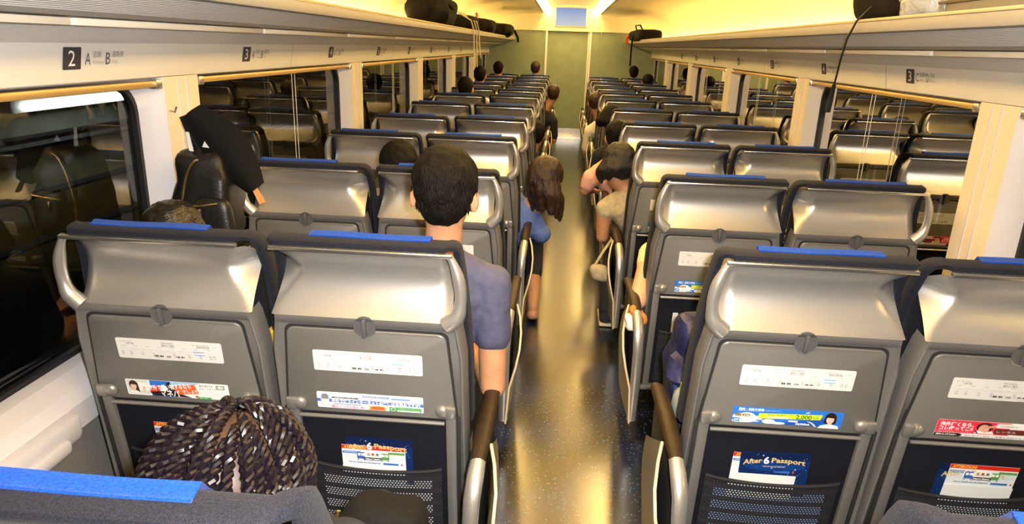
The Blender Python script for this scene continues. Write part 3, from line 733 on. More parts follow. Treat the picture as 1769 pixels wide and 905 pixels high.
def leaf_park():
    W, H = .17, .15; F = Flat(); F.base(W, H, '0e1320', .001); F.rect(0, 0, .022, H, 'd8dadc')
    for i in range(12): F.rect(.004, .03 + i * .009, .018, .032 + i * .009, '9a9ca0')
    F.poly([(.036, .120), (.054, .120), (.050, .130), (.046, .131), (.045, .140), (.043, .131), (.040, .129)], 'f2f2f2')
    F.text(.060, .131, 'Tokyo', .009, 'f2f2f2', offset=.0002); F.text(.060, .121, 'Disneyland', .009, 'f2f2f2', offset=.0002)
    F.rect(.024, .0, W, .10, '16306a')
    return F, W, H
def sheet_mesh(F, name, x0, s0, H, d, rot=0):
    c, s_ = math.cos(rot), math.sin(rot)
    F.b.v = [q(x0 + u * c - v * s_, s0 + H - (u * s_ + v * c), d + z) for u, v, z in F.b.v]
    return F.b.mesh(name, False)
STK = {}
F, W, H = route(); STK['route'] = sheet_mesh(F, 'route_sticker', -W / 2, .292, H, .0105)
for k_, fn in (('money', ad_money), ('net', ad_net), ('sky', ad_sky), ('red', ad_red)):
    F, W, H = fn(); STK[k_] = sheet_mesh(F, 'advert_sticker', -W / 2 - .002, .427, H, .0105)

def link(me, name, parent, label=None):
    o = bpy.data.objects.new(name, me); C.objects.link(o); o.parent = parent
    if label: o['label'] = label
    return o
SEATS = {}
def place_seat(col, row, x, y, m, aisle, ad, label, rz=0):
    t = empty('train_seat', (x, y, 0), label, 'seat', 'reclining train seats seen from behind', rz)
    for nm, me, lb, ch in seat_parts(m):
        if nm == 'headrest_cover':
            o = link(me, nm, t, lb); o.location.x = R.uniform(-.025, .025); o.rotation_euler[2] = R.uniform(-.015, .015); continue
        o = link(me, nm, t, lb)
        if ch: link(STK['route'], 'route_sticker', o, 'white route information sticker'); link(STK[ad], 'advert_sticker', o, {'money': 'shopping advert with orange block and smiling woman', 'net': 'white and blue internet rental advert', 'sky': 'sky blue flight ticket advert with bobbed hair woman', 'red': 'red and white travel advert'}[ad])
    if aisle:
        for nm, me in arm_parts(m): link(me, nm, t)
    SEATS[(col, row)] = t; return t
LY = [.575, 1.62, 2.69, 3.74, 4.76, 5.84, 6.93, 7.98, 9.03, 10.08, 11.13, 12.1]
RY = [.63, 1.69, 2.76, 3.78, 4.80, 5.87, 6.97, 8.02, 9.06, 10.1, 11.15, 12.1]
for i in range(12):
    rowt = 'in the row nearest the camera, top only' if i == 0 else 'in the %s whole row from the camera' % ordn[i - 1]
    for col, x, m, ai, Y in (('LW', -1.03, -1, False, LY), ('LA', -.483 if i else -.505, 1, True, LY), ('RA', .662, -1, True, RY), ('RW', 1.205, 1, False, RY)):
        ad = {('LW', 1): 'money', ('LA', 1): 'net', ('RA', 1): 'sky', ('RW', 1): 'red', ('RA', 2): 'sky', ('RA', 3): 'sky', ('LW', 2): 'red', ('LW', 3): 'money'}.get((col, i), R.choice(['money', 'net', 'sky', 'red']))
        y = Y[i]; 
        if col == 'LA' and i == 6: y += .12
        if col == 'LW' and i == 4: y -= .06
        lab = 'grey seat %s %s' % ({'LW': 'by the left window', 'LA': 'on the left of the aisle', 'RA': 'on the right of the aisle', 'RW': 'by the right window'}[col], rowt)
        place_seat(col, i, x, y, m, ai, ad, lab)

def leaflet(fn, name, col, row, dx, s_bottom, label, rot=0, d=.004, cat='leaflet'):
    F, W, H = fn(); t = SEATS[(col, row)]
    o = bpy.data.objects.new(name, sheet_mesh(F, name, dx - W / 2, s_bottom - H, H, d, rot)); C.objects.link(o); o.location = t.location
    return tag(o, label, cat, 'leaflets in the seat pockets')
leaflet(leaf_passport, 'leaflet', 'RA', 1, .0, .745, 'dark blue starry leaflet with gold lettering in the right aisle seat pocket', .04, .0065)
leaflet(leaf_attention, 'leaflet', 'RA', 1, -.03, .752, 'red-topped ATTENTION leaflet behind the starry blue leaflet on the right', 0, .0025)
leaflet(leaf_passport, 'leaflet', 'LA', 1, .01, .745, 'dark blue starry leaflet behind the station leaflet at the left aisle seat', 0, .0015)
leaflet(leaf_attention, 'leaflet', 'LA', 1, -.005, .770, 'pale station transfer leaflet in the net pocket of the left aisle seat', 0, .0065)
leaflet(leaf_attention, 'leaflet', 'LW', 1, -.01, .738, 'red-topped ATTENTION leaflet half hidden by the braided hair', 0, .004)
leaflet(leaf_attention, 'leaflet', 'RW', 1, .02, .738, 'red-topped ATTENTION leaflet in the pocket at the right window seat', 0, .0065)
leaflet(leaf_passport, 'leaflet', 'RW', 1, .0, .742, 'dark blue leaflet behind the ATTENTION leaflet at the right window seat', 0, .002)
leaflet(leaf_park, 'leaflet', 'RA', 2, -.055, .735, 'dark park leaflet with white castle mark above the navy backpack', 0, .004)
magm = [flatmat('e8e8e4'), flatmat('8fa8d8'), flatmat('dfe4e0')]
for col in ('LA', 'RA', 'RW', 'LW'):
    mg = MB(); t = SEATS[(col, 1)]
    mg.prism([(-.16, .72), (.16, .72), (.16, .93), (-.16, .93)], -.0005, .0008, magm[0 if col != 'RA' else 1], lambda v: q(v.x, v.y, v.z))
    mg.build('magazine', None, False, loc=t.location, label='pale magazine seen through the net pocket of the %s' % {'LA': 'left aisle seat', 'RA': 'right aisle seat', 'RW': 'right window seat', 'LW': 'left window seat'}[col], cat='magazine', group='magazines in the net pockets')

# ------------------------------------------------------------------ people
def capsule(mb, a, b, ra, rb, m, n=14, flat=None):
    a, b = Vector(a), Vector(b); d = (b - a); L = d.length; d = d / L if L > 1e-6 else Vector((0, 0, 1)); pts = []; rs = []
    for k in range(5):
        t = math.radians(90 - 90 * k / 4 * .98); pts.append(a - d * ra * math.sin(t)); rs.append(max(.001, ra * math.cos(t)))
    for k in range(5):
        t = math.radians(90 * k / 4 * .98 + 1.5); pts.append(b + d * rb * math.sin(t)); rs.append(max(.001, rb * math.cos(t)))
    mb.tube(pts, rs, m, n, flat=flat)
def remesh(mb, name, vox, parent, smooth_it=4, fuzz=None):
    me = mb.mesh(name); o = bpy.data.objects.new(name, me); C.objects.link(o)
    md = o.modifiers.new('r', 'REMESH'); md.mode = 'VOXEL'; md.voxel_size = vox; md.use_smooth_shade = True
    sm = o.modifiers.new('s', 'SMOOTH'); sm.iterations = smooth_it; sm.factor = .5
    dg = bpy.context.evaluated_depsgraph_get(); me2 = bpy.data.meshes.new_from_object(o.evaluated_get(dg)); me2.name = name
    me2.materials.clear(); me2.materials.append(mb.mats[0])
    me2.polygons.foreach_set('material_index', [0] * len(me2.polygons)); me2.polygons.foreach_set('use_smooth', [True] * len(me2.polygons))
    if fuzz:
        for v in me2.vertices: v.co += fuzz(v.co, v.normal)
    me2.update()
    o.modifiers.clear(); o.data = me2; bpy.data.meshes.remove(me); o.parent = parent; return o
def headmat(yaw, pitch, roll=0): return Matrix.Rotation(math.radians(yaw), 3, 'Z') @ Matrix.Rotation(math.radians(pitch), 3, 'X') @ Matrix.Rotation(math.radians(roll), 3, 'Y')
def add_head(mb, c, Hm, m):
    c = Vector(c)
    def P(x, y, z): return c + Hm @ Vector((x, y, z))
    mb.ell(c + Hm @ Vector((0, -.008, .025)), (.074, .092, .086), m, nu=24, nv=16, rot=Hm)
    mb.ell(c + Hm @ Vector((0, .022, -.035)), (.060, .066, .072), m, nu=20, nv=14, rot=Hm)
    mb.ell(c + Hm @ Vector((0, .052, -.085)), (.030, .028, .022), m, rot=Hm)      # chin
    capsule(mb, P(0, .078, .018), P(0, .102, -.022), .007, .012, m, 8)                # nose
    mb.ell(P(0, .080, -.052), (.022, .014, .012), m, rot=Hm)                        # mouth
    mb.ell(P(0, .075, .035), (.055, .014, .010), m, rot=Hm)                        # brow
    for e in (-1, 1):
        mb.ell(P(e * .079, -.004, -.012), (.012, .019, .032), m, rot=Hm)            # ears
        mb.ell(P(e * .072, .0, -.028), (.008, .010, .012), m, rot=Hm)
def hand(mb, w, d, m, up=Vector((0, 0, 1)), side=1, k=1.0):
    w = Vector(w); d = Vector(d).normalized(); s_ = d.cross(up).normalized() * side; u = s_.cross(d).normalized()
    capsule(mb, w, w + d * .055 * k, .026 * k, .034 * k, m, 12, flat=(1.25, .55))
    for i, L in enumerate((.068, .078, .072, .058)):
        a = w + d * .078 * k + s_ * (.030 - .020 * i) * k
        b = a + d * L * .5 * k - u * .008; c_ = b + d * L * .38 * k - u * .024 * k
        capsule(mb, a - d * .02, b, .0095 * k, .0088 * k, m, 8); capsule(mb, b, c_, .0088 * k, .0075 * k, m, 8)
    a = w + d * .02 + s_ * .030 * k; b = a + (d * .7 + s_ * .6).normalized() * .035 * k; c_ = b + (d * .95 + s_ * .1).normalized() * .028 * k
    capsule(mb, a, b, .013 * k, .011 * k, m, 8); capsule(mb, b, c_, .011 * k, .009 * k, m, 8)
def person(label, pelvis, neck, head, yaw=0, pitch=-8, roll=0, sk=skin, shirt=None, trouser=None, hair=None, arms=None, sleeve=.55, legs=True, vox=.012, shw=.19, long=None, hairlen=0, group=None, feet=None, shoe=None, hs=1.0, shinbare=False, capri=0, hairfuzz=.006, crop=None):
    pelvis, neck, head = Vector(pelvis), Vector(neck), Vector(head)
    root = empty('person', (pelvis.x, pelvis.y, 0), label, 'person', group)
    O = Vector((pelvis.x, pelvis.y, 0)); pel, nk, hd = pelvis - O, neck - O, head - O
    up = (nk - pel).normalized(); fwd = Vector((0, 1, 0)); sd = fwd.cross(up).normalized(); sd = sd if sd.x > 0 else -sd; fwd = up.cross(sd).normalized()
    chest = pel.lerp(nk, .70); waist = pel.lerp(nk, .32)
    arms = arms or {}; A = {}
    for e in (-1, 1):
        sh = nk + sd * shw * e - up * .065
        el, wr = arms.get(e, (sh + Vector((e * .02, .06, -.27)), None))
        el = Vector(el) - (O if e in arms else Vector()); wr = Vector(wr) - O if wr is not None else el + Vector((-e * .10, .22, .02))
        A[e] = (sh, el, wr)
    F_ = {}
    for e in (-1, 1):
        hip = pel + Vector((e * .085, .02, -.01))
        if feet and e in feet: kn, an = Vector(feet[e][0]) - O, Vector(feet[e][1]) - O
        else: kn = hip + Vector((e * .03, .40, .02)); an = Vector((kn.x, kn.y - .03, .09))
        F_[e] = (hip, kn, an)
    def torso(mb, m, g=0, low=True):
        def section(c, a, b): return c, a + g, b + g
        secs = [(pel - up * .09, .12, .09), (pel - up * .03, .165, .115), (waist, .145, .10), (chest, .175, .115), (nk - up * .10, .185, .105), (nk - up * .035, .135, .075), (nk - up * .0, .065, .058)]
        vs = []; n = 20
        for c, a, b in secs:
            for k in range(n):
                t = 2 * math.pi * k / n; vs.append(tuple(c + sd * (a * shw / .19 + g) * math.cos(t) + fwd * (b + g) * math.sin(t)))
        fs = [(i * n + k, i * n + (k + 1) % n, (i + 1) * n + (k + 1) % n, (i + 1) * n + k) for i in range(len(secs) - 1) for k in range(n)]
        fs += [tuple(range(n - 1, -1, -1)), tuple((len(secs) - 1) * n + k for k in range(n))]
        mb.add(vs, fs, m)
    b = MB(); torso(b, sk); capsule(b, nk - up * .02, hd - Vector((0, 0, .05)) , .056, .052, sk)
    if hs: 
        hb = MB(); add_head(hb, (0, 0, 0), headmat(yaw, pitch, roll), sk); b.add([tuple(Vector(v) * hs + hd) for v in hb.v], hb.f, sk)
    for e in (-1, 1):
        sh, el, wr = A[e]; capsule(b, sh, el, .050, .040, sk); capsule(b, el, wr, .041, .027, sk); hand(b, wr, wr - el, sk, side=-e)
        hip, kn, an = F_[e]; capsule(b, hip, kn, .078, .055, sk); capsule(b, kn, an, .054, .036, sk)
        fd = Vector((0, 1, 0)); capsule(b, an - Vector((0, .02, .045)), an + fd * .13 - Vector((0, 0, .06)), .034, .028, sk, flat=(1.15, .9))
    remesh(b, 'body', vox, root, 3)
    if shirt:
        m = MB(); torso(m, shirt, .010)
        for e in (-1, 1):
            sh, el, wr = A[e]
            capsule(m, nk - up * .045 + sd * e * .03, sh + up * .004, .058, .052, shirt)
            if sleeve > 0: capsule(m, sh, sh.lerp(el, sleeve), .060, .056 if sleeve < .9 else .050, shirt)
            else: capsule(m, sh - up * .02, sh + sd * (-e) * .03, .055, .05, shirt)
            if sleeve > 1: capsule(m, el, el.lerp(wr, sleeve - 1), .050, .038, shirt)
        remesh(m, 'shirt', vox, root, 3, lambda c, n: n * (.006 * noise.noise(c * 9) + .003 * noise.noise(c * 26)))
    if trouser:
        m = MB(); 
        for e in (-1, 1):
            hip, kn, an = F_[e]; capsule(m, hip, kn, .090, .066, trouser)
            if not shinbare: capsule(m, kn, an, .064, .050, trouser)
            elif capri: capsule(m, kn, kn.lerp(an, capri), .066, .056, trouser)
        m.ell(pel - up * .05, (.185, .13, .10), trouser); remesh(m, 'trousers', vox * 1.2, root, 3)
    if shoe:
        for e in (-1, 1):
            an = F_[e][2]; m = MB(); capsule(m, an - Vector((0, .035, .052)), an + Vector((0, .15, -.058)), .040, .034, shoe, flat=(1.15, .9)); capsule(m, an, an - Vector((0, 0, .04)), .045, .045, shoe)
            x_, y_ = an.x, an.y
            sv = MB(); sv.rbox(x_ - .045, x_ + .045, y_ - .085, y_ + .19, .003, .022, .01, mat('pale sole', (.55, .5, .42)))
            so = remesh(m, 'shoe', .008, root, 2); sv.build('sole', so)
    for e in (-1, 1):
        if hs and vox <= .012:
            Hm = headmat(yaw, pitch, roll); c = hd + Hm @ Vector((e * .031, .073, .012)) * hs; ey = MB(); ey.ell(c, (.0125, .0125, .0125), eyew); eo = ey.build('eye', root)
            MB().ell(c + Hm @ Vector((0, .010, 0)), (.006, .005, .006), eyed, nu=10, nv=8).build('iris', eo)
    if hair:
        Hm = headmat(yaw, pitch, roll); m = MB()
        m.ell(hd + Hm @ Vector((0, -.018, .040)) * hs, (.084 * hs, .100 * hs, .088 * hs), hair, nu=24, nv=16, rot=Hm)
        m.ell(hd + Hm @ Vector((0, -.040, -.014)) * hs, (.067 * hs, .060 * hs, .066 * hs), hair, nu=20, nv=14, rot=Hm)
        m.ell(hd + Hm @ Vector((0, -.030, .012)) * hs, (.078 * hs, .082 * hs, .072 * hs), hair, nu=24, nv=16, rot=Hm)
        if hairlen:
            for k in range(15):
                t = math.radians(-200 + 220 * k / 14); x, y = .082 * math.cos(t), .082 * math.sin(t) - .015
                a = hd + Hm @ Vector((x, y, .02)); e_ = a + Vector((x * .15 + R.uniform(-.01, .01), R.uniform(-.02, .01), -hairlen * R.uniform(.88, 1.06)))
                if long: e_ += Vector(long)
                mid = a.lerp(e_, .5) + Vector((x * .2, y * .15, 0)); capsule(m, a, mid, .030, .034, hair, 8); capsule(m, mid, e_, .034, .014, hair, 8)
        def fz(c, n):
            v = c - hd; return n * (hairfuzz * (noise.noise(Vector((v.x * 60, v.y * 60, v.z * 9))) + .7 * noise.noise(c * 28)))
        ho = remesh(m, 'hair', min(vox, .008) if vox < .015 else vox, root, 3, fz)
        if not hairlen and vox <= .01:
            tm = MB()
            for k in range(1100):
                z = R.uniform(-.35, 1); t = R.uniform(0, 6.283); r_ = math.sqrt(max(0, 1 - z * z)); d = Vector((r_ * math.cos(t), r_ * math.sin(t), z))
                if d.y > .55 and d.z < .3: continue
                p = hd + Hm @ Vector((d.x * .0865, -.016 + d.y * .099, .034 + d.z * .092)) if z > -.1 else hd + Hm @ Vector((d.x * .072, -.034 + d.y * .072, .0 + d.z * .075))
                g = (Hm @ Vector((-d.x * .2 + R.uniform(-.4, .4), -.6 * d.z + R.uniform(-.4, .4), -1 + .9 * d.z))).normalized()
                tm.tube([p, p + g * .012 + (Hm @ d) * .004, p + g * .026 + (Hm @ d) * R.uniform(.000, .006)], [.0022, .0018, .0004], hair, 4, caps=False)
            tag(tm.build('hair_tufts', ho), kind='stuff')
    return root, ho if hair else None
teesh = mat('slate blue tee cloth', (.062, .066, .125), .85, nscale=40, namt=.15, bump=.5, bscale=60, bdist=.004)
bluesh = mat('bright blue blouse cloth', (.10, .17, .46), .8, nscale=30, namt=.15, bump=.5, bscale=50, bdist=.004)
khaki = mat('khaki cloth', (.42, .36, .24), .85, nscale=40, namt=.15, bump=.6, bscale=50, bdist=.004)
pinks = mat('pink cloth', (.75, .42, .36), .85, bump=.4, bscale=50)
yells = mat('pale yellow cloth', (.72, .66, .35), .85, bump=.4, bscale=50)
whites = mat('white shirt cloth', (.75, .72, .62), .85, bump=.4, bscale=50)
darkc = mat('dark trouser cloth', (.012, .013, .02), .85, bump=.4, bscale=80)
jean = mat('dark jean cloth', (.03, .04, .07), .85, bump=.4, bscale=80)

# man in the slate blue tee, row one left aisle seat, leaning to the aisle
person('man with short black hair in slate blue tee leaning past the left aisle seat', (-.42, 2.00, .53), (-.325, 1.93, 1.035), (-.317, 1.90, 1.212), yaw=3, pitch=-10, roll=3, shirt=teesh, trouser=jean, hair=hairm,
       arms={1: ((-.170, 1.925, .610), (-.26, 2.18, .62)), -1: ((-.60, 2.02, .70), (-.50, 2.25, .66))}, sleeve=.50, vox=.009, shoe=darkc, shw=.158, hs=1.09)
# woman in blue leaning into the aisle, row three
person('woman with long auburn hair in blue blouse leaning into the aisle from the left', (-.36, 4.10, .50), (-.15, 4.10, .69), (-.085, 4.04, .865), yaw=-50, pitch=-30, roll=10, shirt=bluesh, trouser=darkc, hair=hairb, hairlen=.23, long=(.03, 0, 0), hs=1.12,
       arms={1: ((-.10, 4.22, .48), (-.16, 4.42, .45)), -1: ((-.40, 4.2, .62), (-.3, 4.4, .58))}, sleeve=.7, vox=.011, feet={1: ((-.14, 4.36, .46), (-.115, 3.98, .09)), -1: ((-.34, 4.5, .48), (-.3, 4.45, .09))}, shinbare=True, capri=.55, shw=.16)
person('person with black hair in khaki sleeveless top leaning into the aisle on the right', (.56, 4.12, .53), (.40, 4.10, .835), (.345, 4.10, .955), yaw=25, pitch=-25, shirt=khaki, trouser=darkc, hair=mat('black hair', (.006, .005, .005), .45, bump=1, bscale=90, stretch=(3, 3, .6), bdist=.005), hairlen=.10, hs=1.12,
       arms={-1: ((.285, 4.13, .52), (.34, 4.33, .42)), 1: ((.66, 4.2, .6), (.6, 4.4, .55))}, sleeve=0, vox=.011, feet={-1: ((.38, 4.42, .47), (.335, 4.02, .09)), 1: ((.6, 4.5, .48), (.6, 4.45, .09))}, shoe=darkc, shw=.165)
person('person with bare elbow and pale yellow sleeve in the second right aisle seat', (.62, 3.12, .50), (.575, 3.02, .82), (.60, 3.07, .97), shirt=yells, trouser=jean, hair=hairm, arms={-1: ((.368, 2.84, .585), (.44, 3.12, .66)), 1: ((.78, 3.12, .6), (.7, 3.3, .6))}, sleeve=.20, vox=.010, shw=.15, sk=skin2, hs=.95)
person('person in pink top partly hidden ahead of the khaki top', (.56, 5.15, .53), (.36, 5.10, .86), (.40, 5.10, 1.0), shirt=pinks, trouser=darkc, hair=hairm, arms={-1: ((.20, 5.13, .60), (.26, 5.35, .56))}, sleeve=.6, vox=.014)
person('person whose dark hair just shows above the nearest left window seat', (-1.10, 2.02, .50), (-1.12, 1.95, .90), (-1.14, 1.935, 1.022), shirt=darkc, trouser=darkc, hair=mat('glossy black hair', (.008, .006, .005), .25, bump=.8, bscale=70, stretch=(.6, 4, 4), bdist=.004), hairlen=.12, vox=.011, shw=.16)
person('person with dark hair leaning between the second row left seats', (-.60, 3.05, .53), (-.66, 3.0, .98), (-.700, 2.99, 1.085), shirt=darkc, trouser=darkc, hair=hairm, vox=.011)
def far(label, x, y, z, shirt=darkc, hair=hairm, seatx=None, hl=0, lean=0, vox=.016):
    sx_ = seatx if seatx is not None else x
    person(label, (sx_, y + .08, .53), (x * .7 + sx_ * .3, y + .02, z - .19), (x, y, z), shirt=shirt, trouser=darkc, hair=hair, vox=vox, hairlen=hl, sleeve=.8, shw=.17)
far('white-shirted person leaning into the aisle far on the right', .375, 8.4, 1.00, whites, hairb, .60)
far('dark-haired person at the aisle side of the fifth row on the right', .42, 6.15, 1.03, darkc, hairm, .60, .08)
far('brown-haired person leaning into the aisle far down on the left', -.13, 9.35, 1.02, darkc, hairb, -.42)
far('reddish-haired head showing above the last rows on the left', -.50, 12.4, 1.24, darkc, hairb)
far('dark-haired head above the sixth row by the left window', -1.0, 7.25, 1.17, darkc, hairm)
far('dark-haired head above the eighth row by the left window', -1.10, 9.35, 1.22, darkc, hairm)
far('dark-haired head above the tenth row by the left window', -1.05, 11.4, 1.24, darkc, hairm)
far('dark-haired head above the last rows on the right', 1.18, 12.4, 1.22, darkc, hairm)
far('white-sleeved person in the fifth row left aisle seat', -.22, 6.25, .86, whites, hairm, -.40)
far('dark-dressed person above the ninth row by the right window', 1.20, 10.4, 1.16, darkc, hairm)

# braided head in the nearest left seat
br = empty('person', (-.50, .98, 0), 'person with long dark twisted braids in the nearest left seat', 'person')
O = Vector((-.50, .98, 0)); HC = Vector((-.485, .905, .940)) - O
b = MB(); Hm = headmat(0, -20)
add_head(b, HC + Vector((0, 0, 0)), Hm, skin)
nk = Vector((0.02, -.02, .84)); capsule(b, nk, HC - Vector((0, 0, .05)), .058, .055, skin)
b.ell((.01, .0, .72), (.17, .11, .12), skin); b.ell((0, .02, .55), (.16, .12, .12), skin)
for e in (-1, 1):
    capsule(b, (e * .17, 0, .77), (e * .20, .04, .58), .05, .04, skin); capsule(b, (e * .20, .04, .58), (e * .05, .16, .53), .04, .028, skin); hand(b, (e * .05, .16, .53), (-e * .3, 1, 0), skin, side=-e)
    capsule(b, (e * .09, .03, .52), (e * .11, .40, .53), .078, .055, skin); capsule(b, (e * .11, .40, .53), (e * .11, .38, .09), .054, .036, skin); capsule(b, (e * .11, .36, .045), (e * .11, .50, .03), .034, .028, skin)
remesh(b, 'body', .010, br)
m = MB(); m.ell((.01, .0, .70), (.19, .13, .15), darkc); m.ell((0, .02, .57), (.18, .14, .15), darkc)
for e in (-1, 1): capsule(m, (e * .17, 0, .77), (e * .19, .06, .66), .06, .055, darkc)
remesh(m, 'shirt', .012, br)
m = MB()
for e in (-1, 1): capsule(m, (e * .09, .03, .52), (e * .11, .40, .53), .09, .066, jean); capsule(m, (e * .11, .40, .53), (e * .11, .38, .11), .064, .05, jean)
remesh(m, 'trousers', .014, br)
sc_ = MB(); sc_.ell(HC + Vector((0, -.006, .022)), (.093, .108, .098), scalp, nu=28, nv=20); sc_.build('scalp', br)
# braids: roots on a curved parting grid, run over the skull then hang
RS = Vector((.100, .115, .106)); HB = HC + Vector((0, -.006, .022)); top_dir = Vector((.0, .28, .96)).normalized()
e1 = Vector((1, 0, 0)); e2 = top_dir.cross(e1).normalized()
rr_ = random.Random(11); nb = 0
def surf(d, k=1.0): return Vector((d.x * RS.x, d.y * RS.y, d.z * RS.z)) * k + HB
for ring, (th, cnt) in enumerate(((4, 5), (15, 11), (28, 17), (43, 23), (59, 28), (76, 32))):
    for i in range(cnt):
        az = 2 * math.pi * (i + .5 * (ring % 2) + rr_.uniform(-.18, .18)) / cnt
        th0 = math.radians(th + rr_.uniform(-3, 3)); path = []
        lift = 1.02 + .010 * (5 - ring); az2 = az + rr_.uniform(-.12, .12)
        steps = 30; tend = math.radians(100)
        for k in range(steps + 1):
            f = k / steps; t = th0 + (tend - th0) * f; a_ = az + (az2 - az) * f
            d = (top_dir * math.cos(t) + (e1 * math.cos(a_) + e2 * math.sin(a_)) * math.sin(t)).normalized()
            p = surf(d, 1.0 + (lift - 1 + .11 * sm01(f * 1.3) + .011 * (5 - ring) * sm01(f * 2)) )
            path.append(p)
        if path[-1].y > HB.y + .085: path = path[:14]
        last = path[-1]; outd = Vector((last.x - HB.x, last.y - HB.y, 0)); outd = outd.normalized() if outd.length else e1
        LL = rr_.uniform(.16, .24); 
        for k in range(1, 19):
            f = k / 18; path.append(last + outd * (.026 * math.sin(f * 2.0)) + Vector((0, 0, -LL * f)))
        path = [p for p in path if not (p.y + O.y < .752 and p.z < 1.12) or True]
        path = [Vector((p.x, max(p.y, .775 - O.y), p.z)) for p in path]
        # resample by arc length
        dense = [path[0]]; step = .0042
        acc = 0
        for a0, a1 in zip(path[:-1], path[1:]):
            seg = (a1 - a0).length; tpos = step - acc
            while tpos <= seg: dense.append(a0.lerp(a1, tpos / seg)); tpos += step
            acc = seg - (tpos - step)
        mb = MB(); ph0 = rr_.uniform(0, 6.28); pitch_ = .025; rad = .0046
        for st in (0, math.pi):
            pts = []; rs = []
            for k in range(len(dense)):
                p = dense[k]; dd = (dense[min(k + 1, len(dense) - 1)] - dense[max(k - 1, 0)]); dd = dd.normalized() if dd.length > 1e-9 else Vector((0, 0, -1))
                nn = (p - HB).normalized(); s1 = dd.cross(nn); s1 = s1.normalized() if s1.length > 1e-6 else e1; s2 = dd.cross(s1)
                ph = ph0 + st + k * step / pitch_ * 2 * math.pi; tp = min(1, .5 + k / 12) * min(1, .35 + (len(dense) - k) / 20)
                pts.append(p + (s1 * math.cos(ph) + s2 * math.sin(ph)) * rad * tp); rs.append(.0046 * tp)
            mb.tube(pts, rs, braidm, 6)
        mb.build('braid', br); nb += 1

# ------------------------------------------------------------------ bags and loose things
def soft_box(mb, c, h, m, amp=.012, ex=.55, nu=28, nv=18, sc2=9, rot=None, taper=0):
    def fn(p): return p
    bm = bmesh.new(); bmesh.ops.create_uvsphere(bm, u_segments=nu, v_segments=nv, radius=1); bm.verts.index_update()
    vs = []
    for v in bm.verts:
        g = lambda t: math.copysign(abs(t) ** ex, t)
        p = Vector((g(v.co.x) * h[0] * (1 - taper * v.co.z), g(v.co.y) * h[1] * (1 - taper * v.co.z), g(v.co.z) * h[2]))
        p *= 1 + amp / max(h) * 2 * noise.noise(p * sc2 + Vector(c) * 3)
        if rot: p = rot @ p
        vs.append(tuple(p + Vector(c)))
    fs = [tuple(v.index for v in f.verts) for f in bm.faces]; bm.free(); mb.add(vs, fs, m)
# black leather backpack hanging from the first left pillar
bp_ = empty('backpack', (-1.225, 2.33, .905), 'black leather backpack with gold zips hanging from the first left pillar', 'backpack')
m = MB(); soft_box(m, (0, 0, .165), (.105, .085, .165), blackleather, .016, .48, taper=.10, sc2=14); m.build('body', bp_)
m = MB(); soft_box(m, (.045, -.075, .10), (.065, .030, .085), blackleather, .006, .6); fp = m.build('front_pocket', bp_)
MB().tube([(-.02 + .10 * u, -.116 - .006 * math.sin(3.1 * u), .158 + .012 * u) for u in (0, .25, .5, .75, 1)], .0038, gold, 6).build('zip', fp)
MB().rbox(.010, .022, -.130, -.118, .118, .152, .002, gold).build('zip_pull', fp)
m = MB(); m.tube([(-.055 + .065 * math.sin(t) ** 1.0 - .01, -.072 - .012 * math.sin(t), .145 + .115 * math.sin(t)) if False else (-.06 + .07 * (t / 1.57) ** 1.4, -.100 + .02 * (t / 1.57), .12 + .19 * math.sin(t)) for t in [1.57 * k / 10 for k in range(11)]], .0042, gold, 6); mz = m.build('zip', bp_)
MB().rbox(-.067, -.055, -.110, -.100, .088, .125, .002, gold).build('zip_pull', mz)
MB().tube([(-.04, .02, .32), (-.06, .01, .38), (-.075, 0, .44), (-.05, .0, .45), (-.03, 0, .40), (.02, .02, .32)], .011, blackleather, 8, flat=(1, .5)).build('strap', bp_)
ct = empty('cap', (-1.19, 2.34, 1.18), 'large black cloth flap hanging slantwise over the black backpack', 'cloth')
m = MB(); 
def capf(u, v):
    # blade shape from hook top-left down to right
    a = Vector((-.085, 0, .175)); bb = Vector((.135, -.02, -.075)); p = a.lerp(bb, u); wv = .018 + .062 * math.sin(math.pi * min(1, .12 + u * .80)) ; nrm = Vector((.62, 0, .55)).normalized()
    return p + nrm * (v - .35) * 2 * wv + Vector((0, -.03 * math.sin(math.pi * v) - .01, 0))
m.grid(lambda u, v: tuple(capf(u, v)), 16, 8, blackcloth); k0 = len(m.v)
m.grid(lambda u, v: tuple(capf(u, v) + Vector((0, .008, 0))), 16, 8, blackcloth, flip=True); m.build('flap', ct)
ct.name = 'cloth_flap'
m = MB(); m.prism([(-.006, 0), (.010, .0), (.0, .065), (-.010, .066)], 0, .002, flatmat('d8dce0'), lambda v: (v.x - .078, -.035 - v.z, v.y + .055)); m.build('white_tag', ct, False)
m = MB(); m.prism([(-.012, -.002), (.012, -.004), (-.002, .018)], 0, .002, flatmat('c8ccd4'), lambda v: (v.x - .018, -.046 - v.z, v.y + .075)); m.build('white_tag', ct, False)
m = MB(); m.tube([(.10, -.03, -.02), (.135, -.035, -.06), (.165, -.04, -.115)], [.004, .010, .014], mat('tan leather', (.35, .16, .07), .5), 6, flat=(1.6, .4)); m.build('tan_strap', ct)
# dark handbag on the lap at the nearest seat
hb_ = empty('handbag', (-.285, 1.05, .575), 'dark brown black handbag with a gold zip beside the braided hair', 'bag')
m = MB(); soft_box(m, (0, 0, .128), (.085, .07, .128), blackcloth, .012, .6); m.build('body', hb_)
MB().tube([(-.082, -.04, .06), (-.083, -.045, .14), (-.078, -.04, .20), (-.074, -.03, .245)], .0042, gold, 6).build('zip', hb_)
